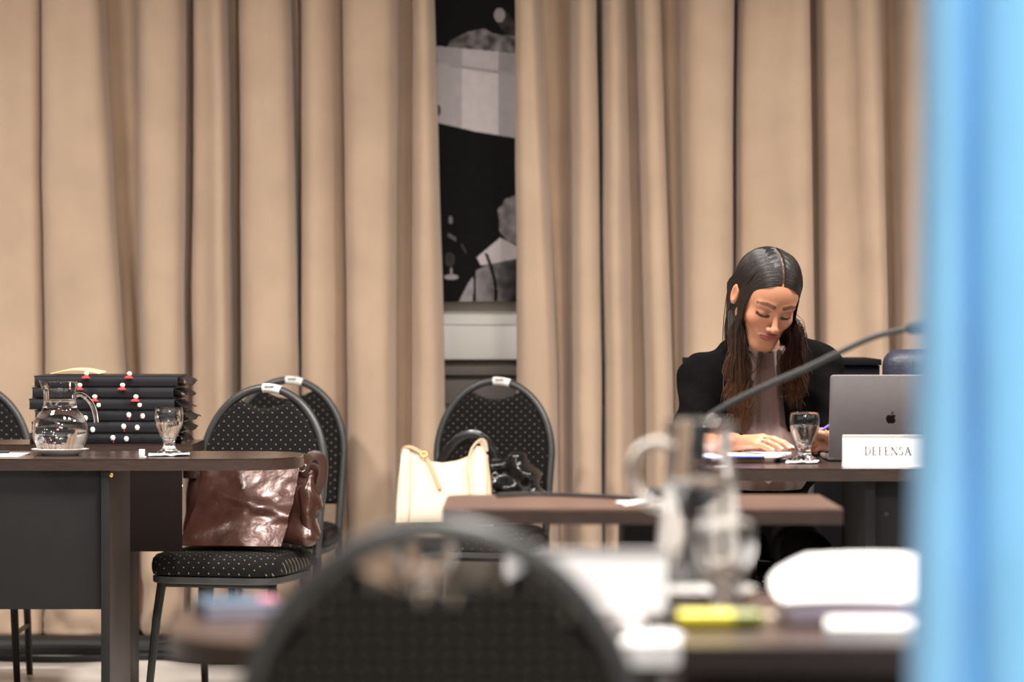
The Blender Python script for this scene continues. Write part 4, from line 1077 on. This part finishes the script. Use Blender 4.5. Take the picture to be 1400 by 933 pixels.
# name cards
def name_card(px0, px1, D, w, h, label, text, rz=0):
    x0 = (px0-700)/F*D
    t = thing('name_card', label, 'sign', (x0+w/2, D, .7503), rz, 'white tent name cards')
    a = math.atan(.24)
    part('front_panel', MB().grid(2, 2, lambda u, v: ((u-.5)*w, -.018+.018*v, .001+h*v), .0022), M_paper, t, smooth=0)
    part('back_panel', MB().grid(2, 2, lambda u, v: ((.5-u)*w, .0195-.018*v, .001+h*v), .0022), M_paper, t, smooth=0)
    fr = MB().box(-w/2, w/2, -.021, .021, 0, .0012).box(-w/2, w/2, -.003, .004, h+.0002, h+.003, .0005)
    part('holder', fr, M_acryl, t)
    if text:
        part('lettering', lettering(text, .112, .020, h*.52, lambda x, z: (x, -.018+.018*(z-.001)/h-.0007, z)), M_letter, t, smooth=0, label='grey serif capitals')
    return t
def lettering(text, width, ch_, zc, mapf):
    # serif capitals drawn as flat polygons; unit cell: height 1
    th, tn, sf = .15, .08, .08
    def bar(x0, z0, x1, z1, w):  # slanted stroke with horizontal ends
        return [(x0-w/2, z0), (x0+w/2, z0), (x1+w/2, z1), (x1-w/2, z1)]
    def rect(x0, x1, z0, z1): return [(x0, z0), (x1, z0), (x1, z1), (x0, z1)]
    def arc(cx, cz, rx, rz_, a0, a1, w0, w1, n=14):
        out = []
        for i in range(n):
            s0, s1 = i/n, (i+1)/n; q = []
            for s, o in ((s0, 0), (s1, 0), (s1, 1), (s0, 1)):
                a = r15(a0+(a1-a0)*s); w = w0+(w1-w0)*math.sin(math.pi*s); k = o*w
                q.append((cx+(rx-k)*math.cos(a), cz+(rz_-k*.6)*math.sin(a)))
            out.append(q)
        return out
    G = {}
    G['D'] = (.78, [rect(.08, .08+th, 0, 1), rect(.0, .30, 0, sf), rect(0, .30, 1-sf, 1)]+arc(.28, .5, .47, .5, -90, 90, tn, th))
    G['E'] = (.66, [rect(.08, .08+th, 0, 1), rect(0, .58, 0, sf), rect(0, .56, 1-sf, 1), rect(.19, .42, .48, .48+sf), rect(.56, .60, 0, .22), rect(.53, .57, .80, 1), rect(.40, .43, .40, .60)])
    G['F'] = (.62, [rect(.08, .08+th, 0, 1), rect(0, .30, 0, sf), rect(0, .56, 1-sf, 1), rect(.19, .42, .48, .48+sf), rect(.53, .57, .80, 1), rect(.40, .43, .40, .60)])
    G['N'] = (.86, [rect(.10, .10+tn, 0, 1), rect(.70, .70+tn, 0, 1), bar(.14, 1, .70, 0, th*1.2), rect(0, .26, 0, sf), rect(0, .2, 1-sf, 1), rect(.60, .84, 1-sf, 1)])
    G['S'] = (.58, arc(.27, .74, .23, .26, 20, 250, tn, th)+arc(.27, .26, .25, .27, 75, -160, th*.6, th)+[rect(.46, .50, .72, .97), rect(.02, .06, .03, .28)])
    G['A'] = (.82, [bar(.10, 0, .38, 1, tn), bar(.66, 0, .38, 1, th*1.1), rect(.20, .55, .33, .33+sf), rect(0, .22, 0, sf), rect(.52, .80, 0, sf)])
    tot = sum(G[c][0] for c in text)+.06*(len(text)-1); k = width/tot; x = -width/2; m = MB()
    for c in text:
        wd2, polys = G[c]
        for q in polys:
            q3 = [mapf(x+a*k, zc+(b-.5)*ch_) for a, b in q]; nrm = (Vector(q3[1])-Vector(q3[0])).cross(Vector(q3[2])-Vector(q3[0]))
            if nrm.y > 0: q3 = q3[::-1]
            m.add(q3, [tuple(range(len(q3)))])
        x += (wd2+.06)*k
    return m
name_card(1152, 1277, 7.86, .215, .073, 'white name card reading DEFENSA in front of the laptop', 'DEFENSA')
name_card(690, 910, 4.06, .200, .074, 'blurred white name card on the foreground desk seen from behind', None)

# papers under the writing hand
nb = thing('notebook', 'tan notebook block under the white pages beneath the woman\'s hand', 'notebook', W(1030, 0, 8.13).xy.to_3d()+Vector((0, 0, zt)), r15(4))
part('block', MB().box(-.055, .020, -.06, .08, 0, .0095, .0015), M_tan, nb)
part('cover', MB().box(-.055, .020, -.06, .08, .0097, .0125, .0008), M_rubber, nb)
sheet('paper_pad', [tuple(W(985, 0, 8.04).xy), tuple(W(1064, 0, 8.055).xy), tuple(W(1082, 0, 8.25).xy), tuple(W(990, 0, 8.27).xy)], zt+.0127, .0055, 'white writing pad under the woman\'s resting hand')
bx_ = W(1000, 0, 8.035).x
single('pen', MB().tube([(bx_-.02, 8.030, zt+.0125+.0035), (bx_+.08, 8.032, zt+.016)], .0035, 8), M_bluepen, 'blue pen lying along the near edge of the writing pad', 'pen')
single('phone', MB().box(W(1062, 0, 8.1).x, W(1093, 0, 8.1).x, 8.06+.01, 8.20, zt, zt+.0095, .002).xform(Matrix.Translation((.0, .02, 0))), M_screen, 'black phone on the desk between writing pad and goblet', 'phone')
single('pen', MB().tube([W(1104, 601, 8.135), W(1120, 591, 8.15), W(1140, 578.5, 8.17)], [.0018, .0042, .0042], 10), M_purple, 'purple pen held in the woman\'s writing hand', 'pen')

# ================================================================== MICROPHONE ON THE PEDESTAL DESK
mp_ = W(918, 0, 6.36)
mt = thing('gooseneck_microphone', 'black gooseneck microphone bending across in front of the woman', 'microphone', (mp_.x, 6.36, .7502))
part('base', MB().box(-.045, .045, -.06, .06, 0, .028, .008), M_rubber, mt)
path = [(mp_.x, 6.36, .776)]+[tuple(W(a, b, 6.36)) for a, b in ((922, 620), (945, 590), (975, 566), (1010, 546), (1050, 527), (1100, 505), (1150, 481), (1195, 461), (1240, 450))]
nk = part('neck', MB().tube([Vector(p) for p in spline(path, 70)], [.0065]*46+[.006]*24, 10), M_rubber, mt, world=True)
a, b = W(1238, 450.5, 6.36), W(1290, 441, 6.36); d_ = (b-a).normalized()
part('windscreen', MB().tube([a, a+d_*.004, a+d_*.015, a+d_*.035, a+d_*.055, a+d_*.066, a+d_*.070], [.006, .010, .0135, .0150, .0135, .009, .002], 16), M_rubber, mt, world=True)
part('button', MB().lathe([(0, 0), (.008, 0), (.008, .003), (0, .004)], 14, (.02, -.03, .028)), M_steel, mt)
single('microphone_cable', MB().tube([Vector(p) for p in spline([(mp_.x-.046, 6.40, .7545), (.20, 6.50, .7545), (.12, 6.57, .7545), (.04, 6.60, .7545), (-.03, 6.55, .7545)], 40)], .004, 8), M_cable, 'thin black cable lying across the pedestal desk', 'cable')
napkin(878, 6.30, .085, .08, 'white paper napkin on the pedestal desk left of the tall jug', .3)

# ================================================================== OFFICE CHAIR BEHIND THE FLAG
oc = thing('office_chair', 'navy padded leather office chair right of the laptop', 'chair', (1.285, 9.15, 0), r15(-4))
def sb(c, b, r, lo, hi, h=.012, q=0):
    v, f_ = surfnets(lambda X, Y, Z: sd_box((X, Y, Z), c, b, r)+q*np.sin(X*60)*np.sin(Z*9), lo, hi, h); return mb_from(v, f_)
bk = part('backrest', sb((0, .20, .76), (.245, .05, .255), .045, (-.28, .12, .46), (.28, .28, 1.05), .010, .0015), M_navyleather, oc, smooth=80)
for x in (-.16, 0, .16): part('seam', MB().tube([(x, .148, .55), (x, .147, .75), (x, .149, .98)], .003, 6), M_rubber, bk)
part('seat', sb((0, -.04, .46), (.25, .24, .05), .045, (-.28, -.31, .39), (.28, .23, .53)), M_navyleather, oc, smooth=80)
for s in (-1, 1):
    ar = part('armrest', MB().tube([Vector(p) for p in spline([(s*.25, .14, .47), (s*.28, .13, .62), (s*.28, .05, .67), (s*.28, -.16, .66)], 24)], .018, 10), M_rubber, oc)
part('column', MB().lathe([(0, .08), (.03, .08), (.03, .25), (.02, .25), (.02, .41), (0, .41)], 20), M_steel, oc)
for k in range(5):
    a = 2*math.pi*k/5+.3; c, s = math.cos(a), math.sin(a)
    lg_ = part('base_leg', MB().tube([(c*.02, s*.02, .10), (c*.29, s*.29, .075)], [.022, .014], 8), M_rubber, oc)
    part('caster', MB().lathe([(0, -.012), (.024, -.012), (.026, -.008), (.026, .008), (.024, .012), (0, .012)], 18).xform(Matrix.Translation((c*.29, s*.29, .0262)) @ Matrix.Rotation(a, 4, 'Z') @ Matrix.Rotation(math.pi/2, 4, 'X')), M_rubber, lg_)

# ================================================================== FOREGROUND DESK ITEMS
pt = thing('paper_stack', 'thick pile of white papers on the right of the foreground desk', 'paper', (.50, 4.02, .7503), r15(-8))
def top_fn(u, v): return (-.155+.30*u+.012*v-.03*(1-u)*math.sin(v*3), -.20+.40*v, .030+.024*v+.004*math.sin(u*5))
part('page_block', MB().grid(12, 12, lambda u, v: tuple(np.array(top_fn(u, v))-np.array((-.004, 0, .001))), .024), M_lav, pt, smooth=30)
part('folder_cover', MB().box(-.150, .15, -.19, .19, 0, .004, .001), M_tan, pt)
part('top_sheet', MB().grid(12, 12, lambda u, v: (top_fn(u, v)[0]*1.02, top_fn(u, v)[1]*1.02, top_fn(u, v)[2]+.0012), .001), M_paper, pt, smooth=30)
part('support', MB().box(-.13, .14, -.17, .18, .0042, .0095), M_lav, pt)
sheet('note_pad', [(.350, 3.665), (.60, 3.655), (.60, 3.765), (.362, 3.775)], .7503, .018, 'small white note pad at the near edge of the foreground desk', 'note pad')
hlp = thing('highlighter', 'yellow highlighter marker with olive cap on the foreground desk', 'marker', W(985, 0, 3.82).xy.to_3d()+Vector((0, 0, .7503)), r15(2))
part('barrel', MB().tube([(-.050, 0, .0115), (-.048, 0, .0115), (.015, 0, .0115)], [.0085, .0112, .0112], 16), M_hl, hlp)
part('cap', MB().tube([(.0152, 0, .0115), (.046, 0, .0115), (.050, 0, .0115)], [.0113, .0108, .0075], 16), M_hl2, hlp)
def crumple(px, D, r, label, sq=.5):
    c = W(px, 0, D); m = MB(); bm = bmesh.new(); bmesh.ops.create_icosphere(bm, subdivisions=4, radius=1)
    for q in bm.verts:
        n = q.co.normalized(); k = 1+.35*fbm(n.x*1.4+px, n.y*1.4, n.z*1.4, 2)+.10*fbm(n.x*4, n.y*4+px, n.z*4, 2)
        q.co = Vector((n.x*r*k, n.y*r*k*.8, n.z*r*k*sq))
    zm = min(q.co.z for q in bm.verts); bm.verts.index_update()
    m.add([(q.co.x, q.co.y, q.co.z-zm) for q in bm.verts], [[q.index for q in f.verts] for f in bm.faces]); bm.free()
    o = single('crumpled_tissue', m, M_paper, label, 'tissue', 'crumpled white tissues on the foreground desk'); o.location = (c.x, D, .7503)
def drape(u, v):
    L = .096*v-.070; x = W(852, 0, 3.64).x+.064*u+.006*math.sin(v*5)
    w = .0035*math.sin(u*9+v*4)+.003*fbm(u*4, v*4, 1)
    if L < 0: return (x, 3.624-L, .7545+abs(w)+.004*math.sin(u*7)**2)
    return (x+.004*math.sin(L*90), 3.6225-abs(w)*.8, .7535-L)
single('crumpled_tissue', MB().grid(24, 24, drape, .0012), M_paper, 'creased white tissue hanging over the near edge of the foreground desk', 'tissue', 'crumpled white tissues on the foreground desk')
crumple(862, 3.79, .016, 'small crumpled white tissue below the blank name card')
crumple(1102, 3.86+.0, .013, 'tiny white tissue ball beside the thick paper pile')
single('eraser', MB().box(W(1036, 0, 3.90).x, W(1064, 0, 3.90).x, 3.885, 3.905, .7503, .762, .003), M_cream, 'small cream eraser behind the highlighter cap', 'eraser')
single('phone', MB().box(W(908, 0, 4.02).x, W(965, 0, 4.02).x, 3.97, 4.09, .7503, .7595, .003), M_screen, 'blurred black phone in front of the tall foreground jug', 'phone')
single('pen', MB().tube([W(868, 0, 3.86).xy.to_3d()+Vector((0, 0, .7555)), W(930, 0, 3.88).xy.to_3d()+Vector((0, 0, .7555))], .005, 10), M_ink, 'thick black pen left of the yellow highlighter', 'pen')
bk_ = thing('book', 'slate blue book with pink slips on the far left of the foreground desk', 'book', (-.335, 4.02, .7503), r15(12))
part('cover', MB().box(-.048, .048, -.06, .06, 0, .003, .001).box(-.048, -.045, -.06, .06, .003, .017, .001), M_teal, bk_)
part('pages', MB().box(-.0448, .045, -.057, .057, .0032, .0138), M_lav, bk_)
part('cover', MB().box(-.048, .048, -.06, .06, .014, .017, .001), M_teal, bk_)
part('slip', MB().box(.025, .045, -.03, .02, .0172, .0185), M_pink, bk_)

# ================================================================== FLAG IN THE FOREGROUND
ft = thing('flag', 'sky blue flag hanging very near the camera at the right edge', 'flag', (.515, 2.80, 0))
prof = [(.385, 2.88), (.348, 2.83), (.344, 2.79), (.356, 2.768), (.370, 2.772), (.378, 2.79), (.386, 2.803), (.394, 2.79), (.402, 2.768), (.425, 2.75), (.46, 2.742), (.50, 2.745), (.54, 2.755), (.575, 2.79), (.60, 2.84)]
PP = [tuple(p) for p in spline(prof, 90)]
def fg_(u, v):
    p = PP[int(round(u*89))]; z = .42+1.55*v
    return (.515+(p[0]-.515)*(1.02-.06*v)+.004*math.sin(z*5+u*9), 2.80+(p[1]-2.80)*(1.1-.5*max(0, v-.75)), z+.02*math.sin(u*6)*(1-v))
cl = part('cloth', MB().grid(90, 50, fg_, .0015), M_blue, ft, world=True, smooth=80)
part('pole', MB().tube([(.515, 2.87, .03), (.515, 2.87, 2.05)], .016, 16), M_wood, ft, world=True)
part('finial', MB().lathe([(0, 0), (.02, 0), (.025, .02), (.012, .04), (.022, .07), (0, .14)], 20, (.515, 2.87, 2.05)), M_gold, ft, world=True)
part('base', MB().lathe([(0, 0), (.16, 0), (.16, .015), (.05, .035), (.022, .08), (0, .08)], 32, (.515, 2.87, 0)), M_gold, ft, world=True)
